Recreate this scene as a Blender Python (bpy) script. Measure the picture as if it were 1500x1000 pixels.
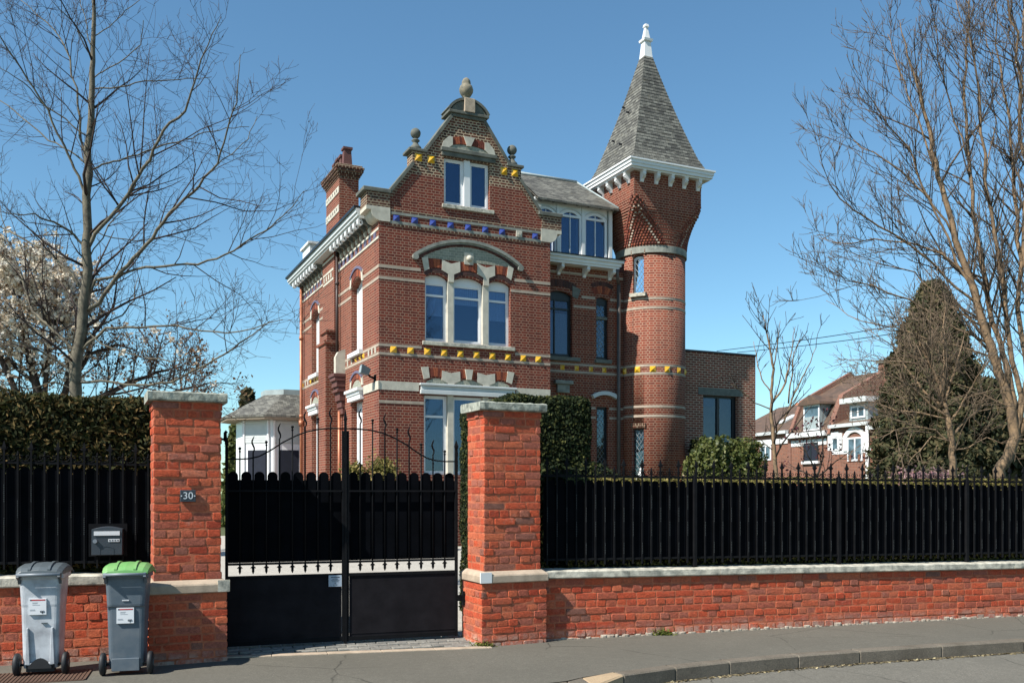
import bpy, bmesh, math, random
import numpy as np
from mathutils import Vector, Matrix
random.seed(7); rng = np.random.default_rng(7)
scene = bpy.context.scene
for o in list(bpy.data.objects): bpy.data.objects.remove(o)
R = math.radians
# ---------------------------------------------------------------- camera, sky, sun
FPX, CXP, HYP, CAMH = 1352.0, 750.0, 721.0, 1.5
cam = bpy.data.cameras.new('camera'); camo = bpy.data.objects.new('camera', cam)
scene.collection.objects.link(camo); scene.camera = camo
cam.sensor_width = 36; cam.lens = 36 * FPX / 1500; cam.shift_y = (HYP - 500) / 1500
cam.clip_end = 2000; cam.clip_start = 0.1
camo.location = (0, 0, CAMH); camo.rotation_euler = (R(90), 0, 0)
SUN_EL, SUN_AZ = R(46), R(37.5)       # elevation; direction of travel measured from +X
w = bpy.data.worlds.new('World'); scene.world = w; w.use_nodes = True
nt = w.node_tree; bg = nt.nodes['Background']
sky = nt.nodes.new('ShaderNodeTexSky'); sky.sky_type = 'NISHITA'; sky.sun_disc = False
sky.sun_elevation = SUN_EL; sky.sun_rotation = math.atan2(-math.cos(SUN_AZ), -math.sin(SUN_AZ))
sky.altitude = 0; sky.air_density = 1.0; sky.dust_density = 0.0; sky.ozone_density = 1.0
wb = nt.nodes.new('ShaderNodeMix'); wb.data_type = 'RGBA'; wb.blend_type = 'MULTIPLY'; wb.inputs[0].default_value = 1; wb.inputs[7].default_value = (.70, .99, 1.06, 1)
nt.links.new(sky.outputs[0], wb.inputs[6]); nt.links.new(wb.outputs[2], bg.inputs[0]); bg.inputs[1].default_value = 0.083
sl = bpy.data.lights.new('sun', 'SUN'); sl.energy = 5.0; sl.angle = R(0.53); sl.color = (1, 0.955, 0.88)
so = bpy.data.objects.new('sun', sl); scene.collection.objects.link(so)
dv = Vector((math.cos(SUN_AZ) * math.cos(SUN_EL), math.sin(SUN_AZ) * math.cos(SUN_EL), -math.sin(SUN_EL)))
so.rotation_euler = dv.to_track_quat('-Z', 'Y').to_euler(); so.location = (-20, -15, 30)
scene.view_settings.view_transform = 'Standard'; scene.view_settings.look = 'None'
scene.view_settings.exposure = 0.85; scene.view_settings.gamma = 1.0
scene.render.resolution_x = 1024; scene.render.resolution_y = 682

# ---------------------------------------------------------------- frames (local u,v,z -> world)
class Frame:
    def __init__(s, ox, oy, deg, oz=0.0):
        s.ox, s.oy, s.oz, s.a = ox, oy, oz, R(deg); s.c, s.s = math.cos(s.a), math.sin(s.a)
    def w(s, u, v, z=0): return (s.ox + s.c * u - s.s * v, s.oy + s.s * u + s.c * v, z + s.oz)
    def px(s, px, py, v=0.0):            # photo point on the plane v=const -> (u, z)
        k = (px - CXP) / FPX; x, y = s.ox - s.s * v, s.oy + s.c * v
        u = (k * y - x) / (s.c - k * s.s); Y = y + s.s * u
        return u, CAMH + (HYP - py) / FPX * Y
    def pxs(s, px, py, u=0.0):           # on the plane u=const -> (v, z)
        k = (px - CXP) / FPX; x, y = s.ox + s.c * u, s.oy + s.s * u
        v = (k * y - x) / (-s.s - k * s.c); Y = y + s.c * v
        return v, CAMH + (HYP - py) / FPX * Y
def PW(px, py, Y): return ((px - CXP) / FPX * Y, Y, CAMH + (HYP - py) / FPX * Y)
def GP(px, py, z=0.0):                    # on the ground
    Y = (CAMH - z) * FPX / (py - HYP); return ((px - CXP) / FPX * Y, Y)

# ---------------------------------------------------------------- mesh builder
class MB:
    def __init__(s): s.v = []; s.f = []; s.sm = []
    def add(s, vs, fs, smooth=False):
        b = len(s.v); s.v += [tuple(p) for p in vs]
        for f in fs: s.f.append(tuple(b + i for i in f)); s.sm.append(smooth)
    def box(s, x0, x1, y0, y1, z0, z1):
        x0, x1 = sorted((x0, x1)); y0, y1 = sorted((y0, y1)); z0, z1 = sorted((z0, z1))
        s.add([(x0,y0,z0),(x1,y0,z0),(x1,y1,z0),(x0,y1,z0),(x0,y0,z1),(x1,y0,z1),(x1,y1,z1),(x0,y1,z1)],
              [(0,3,2,1),(4,5,6,7),(0,1,5,4),(1,2,6,5),(2,3,7,6),(3,0,4,7)]); return s
    def prism(s, pts, ax, c0, c1, smooth=False):
        n = len(pts)
        def P(p, c): return (p[0], c, p[1]) if ax == 'y' else ((c, p[0], p[1]) if ax == 'x' else (p[0], p[1], c))
        vs = [P(p, c0) for p in pts] + [P(p, c1) for p in pts]
        s.add(vs, [tuple(range(n))[::-1], tuple(range(n, 2 * n))])
        b = len(s.v) - 2 * n
        for i in range(n):
            j = (i + 1) % n; s.f.append((b + i, b + j, b + n + j, b + n + i)); s.sm.append(smooth)
        return s
    def loft(s, rings, smooth=True, cap=True):
        n = len(rings[0]); vs = [p for r in rings for p in r]; fs = []
        for k in range(len(rings) - 1):
            for i in range(n):
                j = (i + 1) % n; fs.append((k*n+i, k*n+j, (k+1)*n+j, (k+1)*n+i))
        s.add(vs, fs, smooth)
        if cap:
            b = len(s.v) - len(vs); s.f.append(tuple(b + i for i in range(n))[::-1]); s.sm.append(False)
            s.f.append(tuple(b + (len(rings)-1)*n + i for i in range(n))); s.sm.append(False)
        return s
    def lathe(s, cx, cy, prof, n=20, smooth=True):
        return s.loft([[(cx + r*math.cos(2*math.pi*i/n), cy + r*math.sin(2*math.pi*i/n), z) for i in range(n)] for r, z in prof], smooth)
    def ball(s, c, r, n=14, m=8):
        return s.lathe(c[0], c[1], [(max(r*math.sin(math.pi*k/m), r*0.03), c[2] - r*math.cos(math.pi*k/m)) for k in range(m+1)], n)
    def tube(s, pts, rad, n=6, smooth=True):
        pts = [Vector(p) for p in pts]; N = len(pts)
        if not hasattr(rad, '__len__'): rad = [rad] * N
        rings = []; ref = None
        for i, p in enumerate(pts):
            t = (pts[min(i+1, N-1)] - pts[max(i-1, 0)])
            t = t.normalized() if t.length > 1e-9 else Vector((0, 0, 1))
            if ref is None: ref = Vector((0, 0, 1)) if abs(t.z) < .9 else Vector((1, 0, 0))
            a = t.cross(ref); 
            if a.length < 1e-4: a = t.cross(Vector((0, 1, 0.3)))
            a.normalize(); b = t.cross(a).normalized(); ref = b.cross(t) if False else ref
            rings.append([tuple(p + (a*math.cos(2*math.pi*k/n) + b*math.sin(2*math.pi*k/n)) * rad[i]) for k in range(n)])
        return s.loft(rings, smooth)
    def cyl(s, p0, p1, r, n=12): return s.tube([p0, p1], r, n, True)

def link(o, parent=None):
    scene.collection.objects.link(o)
    if parent is not None: o.parent = parent
    return o
def box_uv(me, cyl=None):
    if not me.uv_layers: me.uv_layers.new(name='UVMap')
    uvl = me.uv_layers.active.data; V = me.vertices; Lp = me.loops
    for p in me.polygons:
        n = p.normal
        if cyl and abs(n.z) < .5:
            cx, cy, r = cyl; a0 = math.atan2(p.center.y - cy, p.center.x - cx)
            for li in p.loop_indices:
                c = V[Lp[li].vertex_index].co; a = math.atan2(c.y - cy, c.x - cx)
                while a - a0 > math.pi: a -= 2*math.pi
                while a - a0 < -math.pi: a += 2*math.pi
                uvl[li].uv = (a * r, c.z)
            continue
        if abs(n.z) > .985: t = Vector((1, 0, 0)); b = Vector((0, 1, 0))
        else: t = Vector((-n.y, n.x, 0)).normalized(); b = n.cross(t)
        for li in p.loop_indices:
            c = V[Lp[li].vertex_index].co; uvl[li].uv = (c.dot(t), c.dot(b))
def build(name, mb, mat, parent=None, uv=True, cyl=None, bevel=0, recalc=True, loc=None):
    me = bpy.data.meshes.new(name); me.from_pydata(mb.v, [], mb.f)
    me.polygons.foreach_set('use_smooth', mb.sm)
    if recalc or bevel:
        bm = bmesh.new(); bm.from_mesh(me)
        bmesh.ops.recalc_face_normals(bm, faces=bm.faces)
        if bevel: bmesh.ops.bevel(bm, geom=[e for e in bm.edges if len(e.link_faces) == 2 and e.calc_face_angle(0) > .5], offset=bevel, segments=1, affect='EDGES')
        bm.to_mesh(me); bm.free()
    me.materials.append(mat)
    if uv: box_uv(me, cyl)
    o = bpy.data.objects.new(name, me)
    if loc: o.location = loc
    return link(o, parent)
def cut(o, mb, cyl=None):
    me = bpy.data.meshes.new('c'); me.from_pydata(mb.v, [], mb.f)
    bm = bmesh.new(); bm.from_mesh(me); bmesh.ops.recalc_face_normals(bm, faces=bm.faces); bm.to_mesh(me); bm.free()
    c = link(bpy.data.objects.new('c', me), o.parent)
    m = o.modifiers.new('b', 'BOOLEAN'); m.object = c; m.operation = 'DIFFERENCE'; m.solver = 'EXACT'; m.use_self = True
    bpy.context.view_layer.update(); dg = bpy.context.evaluated_depsgraph_get()
    nm = bpy.data.meshes.new_from_object(o.evaluated_get(dg)); o.modifiers.clear(); o.data = nm
    bpy.data.objects.remove(c); box_uv(nm, cyl); return o
def tag(o, label=None, cat=None, group=None, kind=None):
    if label: o['label'] = label
    if cat: o['category'] = cat
    if group: o['group'] = group
    if kind: o['kind'] = kind
    return o
def thing(name, label, cat, fr=None, loc=(0, 0, 0), rz=0.0, group=None):
    o = bpy.data.objects.new(name, None); o.empty_display_size = .1
    if fr: o.location = (fr.ox, fr.oy, fr.oz); o.rotation_euler = (0, 0, fr.a)
    else: o.location = loc; o.rotation_euler = (0, 0, rz)
    link(o); return tag(o, label, cat, group)
def text_obj(s, size, mat, parent, loc, rot=(R(90), 0, 0), name='lettering', depth=0.001, sx=1):
    cu = bpy.data.curves.new('t', 'FONT'); cu.body = s; cu.size = size; cu.extrude = depth; cu.align_x = 'CENTER'; cu.align_y = 'CENTER'
    t = bpy.data.objects.new('t', cu); scene.collection.objects.link(t)
    bpy.context.view_layer.update(); dg = bpy.context.evaluated_depsgraph_get()
    me = bpy.data.meshes.new_from_object(t.evaluated_get(dg)); bpy.data.objects.remove(t)
    me.materials.clear(); me.materials.append(mat)
    o = link(bpy.data.objects.new(name, me), parent); o.location = loc; o.rotation_euler = rot; o.scale = (sx, 1, 1); return o

# ---------------------------------------------------------------- materials
def newmat(name):
    m = bpy.data.materials.new(name); m.use_nodes = True
    return m, m.node_tree, m.node_tree.nodes['Principled BSDF']
def N(nt, t, **k):
    n = nt.nodes.new(t)
    for a, b in k.items(): setattr(n, a, b)
    return n
def ramp(nt, stops):
    r = nt.nodes.new('ShaderNodeValToRGB'); e = r.color_ramp.elements
    while len(e) < len(stops): e.new(.5)
    for i, (p, c) in enumerate(stops): e[i].position = p; e[i].color = (*c, 1)
    return r
def mixc(nt, a, b, fac, mode='MIX'):
    m = nt.nodes.new('ShaderNodeMix'); m.data_type = 'RGBA'; m.blend_type = mode
    for s, i in ((fac, 0), (a, 6), (b, 7)):
        if hasattr(s, 'is_linked'): nt.links.new(s, m.inputs[i])
        else: m.inputs[i].default_value = s if i == 0 else (*s, 1)
    return m.outputs[2]
def noise(nt, scale, detail=4, rough=.6, vec=None, dist=0):
    n = N(nt, 'ShaderNodeTexNoise'); n.inputs['Scale'].default_value = scale; n.inputs['Detail'].default_value = detail
    n.inputs['Roughness'].default_value = rough; n.inputs['Distortion'].default_value = dist
    if vec is None: vec = objco(nt)
    nt.links.new(vec, n.inputs['Vector']); return n.outputs['Fac']
def objco(nt):
    for n in nt.nodes:
        if n.type == 'TEX_COORD': return n.outputs['Object']
    return N(nt, 'ShaderNodeTexCoord').outputs['Object']
def uvco(nt):
    objco(nt)
    for n in nt.nodes:
        if n.type == 'TEX_COORD': return n.outputs['UV']
def bump(nt, bs, h, strength=.5, dist=.01, prev=None):
    b = N(nt, 'ShaderNodeBump'); b.inputs['Strength'].default_value = strength; b.inputs['Distance'].default_value = dist
    nt.links.new(h, b.inputs['Height'])
    if prev: nt.links.new(prev, b.inputs['Normal'])
    nt.links.new(b.outputs[0], bs.inputs['Normal']); return b.outputs[0]
def rng_map(nt, v, a, b, c=0., d=1.):
    m = N(nt, 'ShaderNodeMapRange'); nt.links.new(v, m.inputs[0])
    for i, x in enumerate((a, b, c, d)): m.inputs[i+1].default_value = x
    return m.outputs[0]

def _x(): pass
def plain(name, col, rough=.6, var=.15, scale=6, metal=0, spec=.4, bmp=0.0, col2=None, bscale=60):
    m, t, b = newmat(name)
    n = noise(t, scale, 5); c2 = col2 or tuple(x * (1 - var*1.6) for x in col)
    t.links.new(mixc(t, col, c2, rng_map(t, n, .35, .7)), b.inputs['Base Color'])
    b.inputs['Roughness'].default_value = rough; b.inputs['Metallic'].default_value = metal
    b.inputs['Specular IOR Level'].default_value = spec
    if bmp: bump(t, b, noise(t, bscale, 4), bmp, .004)
    return m
def brickmat(name, c1, c2, mortar, weather=None, ms=.010, bw=.225, rh=.0755, squash=.5, rough=.85, zr=None, stain=.35, bstr=.5):
    m, t, b = newmat(name); uv = uvco(t)
    nz = noise(t, 3.0, 2); 
    # tiny wobble so that courses are not ruler straight
    add = N(t, 'ShaderNodeVectorMath', operation='ADD'); sc = N(t, 'ShaderNodeVectorMath', operation='SCALE')
    nn = N(t, 'ShaderNodeTexNoise'); nn.inputs['Scale'].default_value = 9; t.links.new(objco(t), nn.inputs['Vector'])
    t.links.new(nn.outputs['Color'], sc.inputs[0]); sc.inputs['Scale'].default_value = .012
    t.links.new(uv, add.inputs[0]); t.links.new(sc.outputs[0], add.inputs[1])
    br = N(t, 'ShaderNodeTexBrick'); br.offset = .5; br.squash = squash; br.squash_frequency = 2
    t.links.new(add.outputs[0], br.inputs['Vector'])
    br.inputs['Scale'].default_value = 1; br.inputs['Mortar Size'].default_value = ms; br.inputs['Mortar Smooth'].default_value = .25
    br.inputs['Brick Width'].default_value = bw; br.inputs['Row Height'].default_value = rh; br.inputs['Bias'].default_value = -.1
    br.inputs['Color1'].default_value = (*c1, 1); br.inputs['Color2'].default_value = (*c2, 1); br.inputs['Mortar'].default_value = (*mortar, 1)
    col = br.outputs['Color']
    big = noise(t, .9, 5, .65)
    col = mixc(t, col, tuple(x*.55 for x in c2), rng_map(t, big, .5, .8, 0, stain))
    fine = noise(t, 35, 3)
    col = mixc(t, col, (.5, .5, .5), rng_map(t, fine, .3, .7, .0, .22), 'OVERLAY')
    soot = noise(t, 2.6, 6, .7)
    col = mixc(t, col, (.28, .2, .16), rng_map(t, soot, .62, .85, 0, .4))
    if zr:   # a weathered zone with dark bricks and pale wide pointing: (z_low, z_high)
        sep = N(t, 'ShaderNodeSeparateXYZ'); t.links.new(objco(t), sep.inputs[0])
        wz = rng_map(t, sep.outputs['Z'], zr[0], zr[1])
        br2 = N(t, 'ShaderNodeTexBrick'); br2.offset = .5; br2.squash = squash; br2.squash_frequency = 2
        t.links.new(add.outputs[0], br2.inputs['Vector'])
        br2.inputs['Scale'].default_value = 1; br2.inputs['Mortar Size'].default_value = .013; br2.inputs['Mortar Smooth'].default_value = .3
        br2.inputs['Brick Width'].default_value = bw; br2.inputs['Row Height'].default_value = rh
        br2.inputs['Color1'].default_value = (.15, .05, .03, 1); br2.inputs['Color2'].default_value = (.055, .028, .02, 1); br2.inputs['Mortar'].default_value = (.46, .37, .25, 1)
        col = mixc(t, col, br2.outputs['Color'], wz)
    t.links.new(col, b.inputs['Base Color']); b.inputs['Roughness'].default_value = rough; b.inputs['Specular IOR Level'].default_value = .25
    inv = N(t, 'ShaderNodeMath', operation='SUBTRACT'); inv.inputs[0].default_value = 1; t.links.new(br.outputs['Fac'], inv.inputs[1])
    p = bump(t, b, inv.outputs[0], bstr, .006); bump(t, b, fine, .25, .004, p)
    return m
def slatemat(name, c1, c2, dark, rh=.11, bw=.2):
    m, t, b = newmat(name)
    br = N(t, 'ShaderNodeTexBrick'); t.links.new(uvco(t), br.inputs['Vector'])
    br.inputs['Scale'].default_value = 1; br.inputs['Mortar Size'].default_value = .007; br.inputs['Mortar Smooth'].default_value = .4
    br.inputs['Brick Width'].default_value = bw; br.inputs['Row Height'].default_value = rh; br.inputs['Bias'].default_value = 0
    br.inputs['Color1'].default_value = (*c1, 1); br.inputs['Color2'].default_value = (*c2, 1); br.inputs['Mortar'].default_value = (*dark, 1)
    col = mixc(t, br.outputs['Color'], dark, rng_map(t, noise(t, 1.6, 6, .7), .5, .72, 0, .7))
    col = mixc(t, col, (.16, .13, .06), rng_map(t, noise(t, 5, 5, .7), .6, .75, 0, .5))
    col = mixc(t, col, (.5, .5, .5), rng_map(t, noise(t, 22, 3), .3, .7, 0, .5), 'OVERLAY')
    t.links.new(col, b.inputs['Base Color']); b.inputs['Roughness'].default_value = .7
    sep = N(t, 'ShaderNodeSeparateXYZ'); t.links.new(uvco(t), sep.inputs[0])
    md = N(t, 'ShaderNodeMath', operation='FRACT'); dvn = N(t, 'ShaderNodeMath', operation='DIVIDE'); dvn.inputs[1].default_value = rh
    t.links.new(sep.outputs['Y'], dvn.inputs[0]); t.links.new(dvn.outputs[0], md.inputs[0])
    bump(t, b, md.outputs[0], -.8, .02)
    return m
def islandmat(name, stops, rough=.85, spec=.25, nscale=30, trans=0, dirt=None, bmp=.5):
    m, t, b = newmat(name)
    g = N(t, 'ShaderNodeNewGeometry'); r = ramp(t, stops); t.links.new(g.outputs['Random Per Island'], r.inputs[0])
    col = r.outputs[0]
    if nscale:
        nv = ramp(t, [(.3, (.22, .22, .22)), (.7, (.78, .78, .78))]); t.links.new(noise(t, nscale, 6, .75), nv.inputs[0]); col = mixc(t, col, nv.outputs[0], .75, 'OVERLAY')
    if name == 'street_brick':
        sp_ = N(t, 'ShaderNodeSeparateXYZ'); t.links.new(objco(t), sp_.inputs[0]); w1 = rng_map(t, sp_.outputs['Z'], .02, .14, .7, 0); mm = N(t, 'ShaderNodeMath', operation='MULTIPLY'); t.links.new(w1, mm.inputs[0]); t.links.new(rng_map(t, noise(t, 9, 5, .7), .38, .6), mm.inputs[1]); col = mixc(t, col, (.52, .42, .34), mm.outputs[0])
    if dirt:
        for d, sc, lo, hi, am in dirt: col = mixc(t, col, d, rng_map(t, noise(t, sc, 6, .7), lo, hi, 0, am))
    t.links.new(col, b.inputs['Base Color']); b.inputs['Roughness'].default_value = rough; b.inputs['Specular IOR Level'].default_value = spec
    if bmp and nscale: bump(t, b, noise(t, nscale*2.5, 5, .7), bmp, .006)
    if trans:
        tr = N(t, 'ShaderNodeBsdfTranslucent'); t.links.new(col, tr.inputs[0]); mx = N(t, 'ShaderNodeMixShader'); mx.inputs[0].default_value = trans
        t.links.new(b.outputs[0], mx.inputs[1]); t.links.new(tr.outputs[0], mx.inputs[2])
        t.links.new(mx.outputs[0], t.nodes['Material Output'].inputs[0])
    return m
def glassmat(name, refl=.24, tint=(.75, .85, 1), see=(.8, .85, .9)):
    m, t, b = newmat(name); t.nodes.remove(b)
    gl = N(t, 'ShaderNodeBsdfGlossy'); gl.inputs['Roughness'].default_value = .02; gl.inputs['Color'].default_value = (*tint, 1)
    tr = N(t, 'ShaderNodeBsdfTransparent'); tr.inputs[0].default_value = (*see, 1)
    lw = N(t, 'ShaderNodeLayerWeight'); lw.inputs[0].default_value = .25
    mx = N(t, 'ShaderNodeMixShader'); t.links.new(rng_map(t, lw.outputs['Fresnel'], 0, 1, refl, 1), mx.inputs[0])
    t.links.new(tr.outputs[0], mx.inputs[1]); t.links.new(gl.outputs[0], mx.inputs[2])
    t.links.new(mx.outputs[0], t.nodes['Material Output'].inputs[0]); return m

M = {}
M['brick'] = brickmat('house_brick', (.185, .036, .020), (.095, .021, .015), (.30, .175, .122), zr=(10.25, 10.3))
M['brick_plain'] = brickmat('tower_brick', (.245, .052, .027), (.14, .032, .020), (.38, .24, .165))
M['brick_side'] = M['brick_plain']
M['brick_dark'] = brickmat('weathered_brick', (.13, .048, .03), (.05, .028, .02), (.36, .29, .20), ms=.011)
M['brick_annex'] = brickmat('annex_brick', (.24, .06, .036), (.12, .036, .024), (.46, .34, .25), ms=.014, squash=1, rh=.078)
M['brick_far'] = brickmat('far_brick', (.27, .095, .055), (.15, .06, .04), (.26, .19, .145))
M['brick_party'] = brickmat('party_brick', (.24, .085, .055), (.15, .058, .042), (.30, .22, .17))
M['brick_pale'] = brickmat('pale_band_brick', (.44, .36, .28), (.33, .27, .21), (.40, .34, .28), ms=.006, stain=.2, bstr=.15)
M['brick_green'] = brickmat('tympanum_brick', (.30, .31, .25), (.22, .23, .18), (.44, .42, .34), ms=.006, stain=.2)
M['voussoir'] = islandmat('arch_brick', [(0, (.12, .035, .025)), (.6, (.20, .05, .03)), (1, (.36, .10, .045))])
M['corbel'] = islandmat('corbel_brick', [(0, (.10, .030, .024)), (.7, (.18, .05, .032)), (1, (.26, .075, .04))])
M['voussoir_dark'] = islandmat('dark_arch_brick', [(0, (.05, .03, .028)), (1, (.10, .045, .038))])
M['street'] = islandmat('street_brick', [(0, (.36, .052, .024)), (.12, (.54, .095, .038)), (.4, (.44, .070, .030)), (.6, (.54, .135, .06)), (.74, (.36, .085, .048)), (.90, (.36, .11, .07)), (.96, (.20, .09, .065)), (1, (.56, .16, .085))], nscale=40, bmp=1.0,
    dirt=[((.5, .36, .28), 7, .60, .8, .45), ((.16, .05, .035), 16, .54, .74, .75), ((.30, .13, .09), 3, .5, .8, .6)])
M['street_mortar'] = plain('street_mortar', (.56, .165, .082), .95, .3, 14, bmp=1.0, bscale=90)
M['stone'] = plain('white_stone', (.60, .56, .46), .8, .18, 4, bmp=.3)
M['stone_grey'] = plain('grey_stone', (.30, .31, .27), .85, .3, 5, bmp=.4)
M['stone_dark'] = plain('dark_coping', (.15, .155, .13), .85, .3, 5, bmp=.4)
M['coping'] = plain('wall_coping', (.64, .60, .49), .9, .3, 11, bmp=.9, col2=(.20, .20, .17))
M['capstone'] = plain('pier_cap', (.46, .47, .39), .95, .4, 16, bmp=1, col2=(.09, .10, .085))
M['plinthstone'] = plain('plinth_band', (.48, .38, .28), .9, .2, 9, bmp=.5)
M['urnstone'] = plain('urn_stone', (.27, .23, .16), .9, .3, 9, bmp=.6, col2=(.12, .12, .10))
M['concrete'] = plain('concrete', (.16, .17, .15), .9, .2, 8, bmp=.4)
M['stone_shade'] = plain('bracket_shade_grey', (.17, .18, .16), .85, .3, 5)  # darker than the white scrolls: shade on the bracket sides put into the colour
M['white'] = plain('white_paint', (.78, .79, .78), .45, .06, 3)
M['upvc'] = plain('white_frame', (.80, .81, .82), .35, .03, 3)
M['greywhite'] = plain('grey_white_paint', (.60, .63, .62), .5, .08, 3)
M['slate'] = slatemat('slate', (.20, .196, .165), (.065, .062, .052), (.028, .027, .024), rh=.10, bw=.17)
M['slate_far'] = slatemat('tile_brown', (.15, .088, .055), (.095, .058, .038), (.045, .034, .026), rh=.2, bw=.3)
M['tile_orange'] = slatemat('tile_orange', (.50, .20, .10), (.38, .14, .07), (.2, .09, .05), rh=.25, bw=.25)
M['zinc'] = plain('zinc', (.36, .42, .42), .45, .15, 3)
M['copper'] = plain('copper_pipe', (.50, .19, .10), .45, .2, 6, metal=.3)
M['brownpipe'] = plain('brown_pipe', (.045, .025, .02), .5, .2, 5)
M['black_pipe'] = plain('dark_pipe', (.10, .085, .075), .5, .2, 5)
M['terracotta'] = plain('terracotta', (.14, .055, .045), .7, .2, 6)
M['yellow'] = plain('yellow_glaze', (.80, .44, .02), .3, .2, 8, spec=.6)
M['blue'] = plain('blue_glaze', (.035, .06, .30), .3, .2, 8, spec=.6)
M['lilac'] = plain('lilac_glaze', (.15, .13, .20), .5, .15, 8)
M['iron'] = plain('black_iron', (.010, .0105, .012), .7, .2, 10, spec=.06)
M['slat'] = plain('black_slat', (.0035, .0042, .006), .8, .3, 5, spec=.03)
M['gatepanel'] = plain('gate_panel', (.018, .0165, .019), .75, .25, 5, spec=.05)
M['clip'] = plain('light_dash_grey', (.10, .11, .11), .5)  # grey for the painted dashes of light along the fence
M['glass'] = glassmat('window_glass', .11, tint=(.36, .48, .70))
M['glass_dark'] = glassmat('dark_glass', .06, tint=(.5, .7, .9))
M['glass_clear'] = glassmat('house_glass', .05, tint=(.5, .65, .9), see=(.7, .7, .7))
M['lead'] = plain('lead_came', (.42, .45, .46), .6)
M['leadglass'] = None
M['darkframe'] = plain('dark_frame', (.010, .013, .018), .4)
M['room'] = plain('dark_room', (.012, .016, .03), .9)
M['curtain'] = plain('curtain', (.42, .50, .66), .9, .1, 20)
M['floor_room'] = plain('room_wall', (.36, .27, .18), .9, .2, 2)
M['asphalt'] = None
M['binwhite'] = plain('bin_pale_plastic', (.54, .57, .60), .45, .2, 7, col2=(.30, .31, .33))
M['bingrey'] = plain('bin_grey_plastic', (.08, .108, .135), .45, .3, 7, col2=(.13, .15, .17))
M['lidgrey'] = plain('bin_dark_lid', (.095, .115, .125), .45, .15, 8)
M['lidgreen'] = plain('bin_green_lid', (.13, .36, .10), .5, .2, 9, col2=(.20, .38, .14))
M['rubber'] = plain('rubber', (.018, .019, .021), .6)
M['barmetal'] = plain('bin_bar', (.22, .25, .28), .4, .1)
M['mail'] = plain('mailbox_paint', (.045, .056, .07), .4, .1)
M['paper'] = plain('paper', (.72, .74, .76), .6, .05)
M['blueplate'] = plain('notice_plate', (.40, .47, .55), .4, .1)
M['ink'] = plain('ink', (.015, .015, .02), .6)
M['red'] = plain('red_ink', (.5, .03, .03), .6)
M['bark'] = plain('bark_grey', (.17, .15, .105), .9, .4, 14, col2=(.07, .06, .045), bmp=.9)
M['bark_y'] = plain('bark_tan', (.29, .19, .105), .9, .4, 12, col2=(.09, .065, .045), bmp=.9)
M['twig'] = plain('twig_brown', (.06, .04, .034), .9, .3, 9)
M['twig_y'] = plain('twig_tan', (.13, .095, .066), .9, .4, 9)
M['twig_pale'] = plain('twig_pale', (.22, .155, .10), .9, .4, 9)
M['bark_dark'] = plain('bark_dark', (.06, .045, .035), .9, .3, 9)
M['hedge'] = islandmat('hedge_leaf', [(0, (.010, .014, .004)), (.45, (.035, .042, .010)), (.75, (.085, .068, .02)), (1, (.21, .13, .045))], nscale=0, trans=.2)
M['hedge2'] = islandmat('clipped_leaf', [(0, (.007, .014, .004)), (.7, (.02, .032, .008)), (1, (.11, .11, .03))], nscale=0, trans=.2)
M['hedge3'] = islandmat('low_hedge_leaf', [(0, (.06, .065, .015)), (.6, (.19, .17, .045)), (1, (.34, .26, .10))], nscale=0, trans=.25)
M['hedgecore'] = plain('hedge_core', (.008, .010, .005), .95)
M['conifer'] = islandmat('conifer_leaf', [(0, (.022, .030, .012)), (.5, (.055, .058, .024)), (1, (.13, .10, .048))], nscale=0, trans=.15)
M['shrub'] = islandmat('shrub_leaf', [(0, (.04, .06, .015)), (.6, (.10, .12, .03)), (1, (.20, .20, .07))], nscale=0, trans=.25, rough=.5)
M['purple'] = islandmat('purple_leaf', [(0, (.03, .008, .012)), (1, (.10, .025, .035))], nscale=0, trans=.2)
M['pink'] = islandmat('pink_blossom', [(0, (.42, .20, .22)), (1, (.6, .4, .38))], nscale=0, trans=.3)
M['petal'] = islandmat('magnolia_petal', [(0, (.50, .38, .26)), (.3, (.78, .70, .56)), (1, (.86, .83, .76))], nscale=0, trans=.3)
M['browned'] = islandmat('browned_petal', [(0, (.10, .055, .03)), (1, (.26, .16, .09))], nscale=0, trans=.3)
M['litter'] = islandmat('litter_bits', [(0, (.07, .055, .03)), (.7, (.20, .16, .09)), (1, (.40, .34, .2))], nscale=0)
M['weed'] = islandmat('weed_leaf', [(0, (.07, .11, .02)), (1, (.22, .22, .05))], nscale=0, trans=.3)
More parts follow.
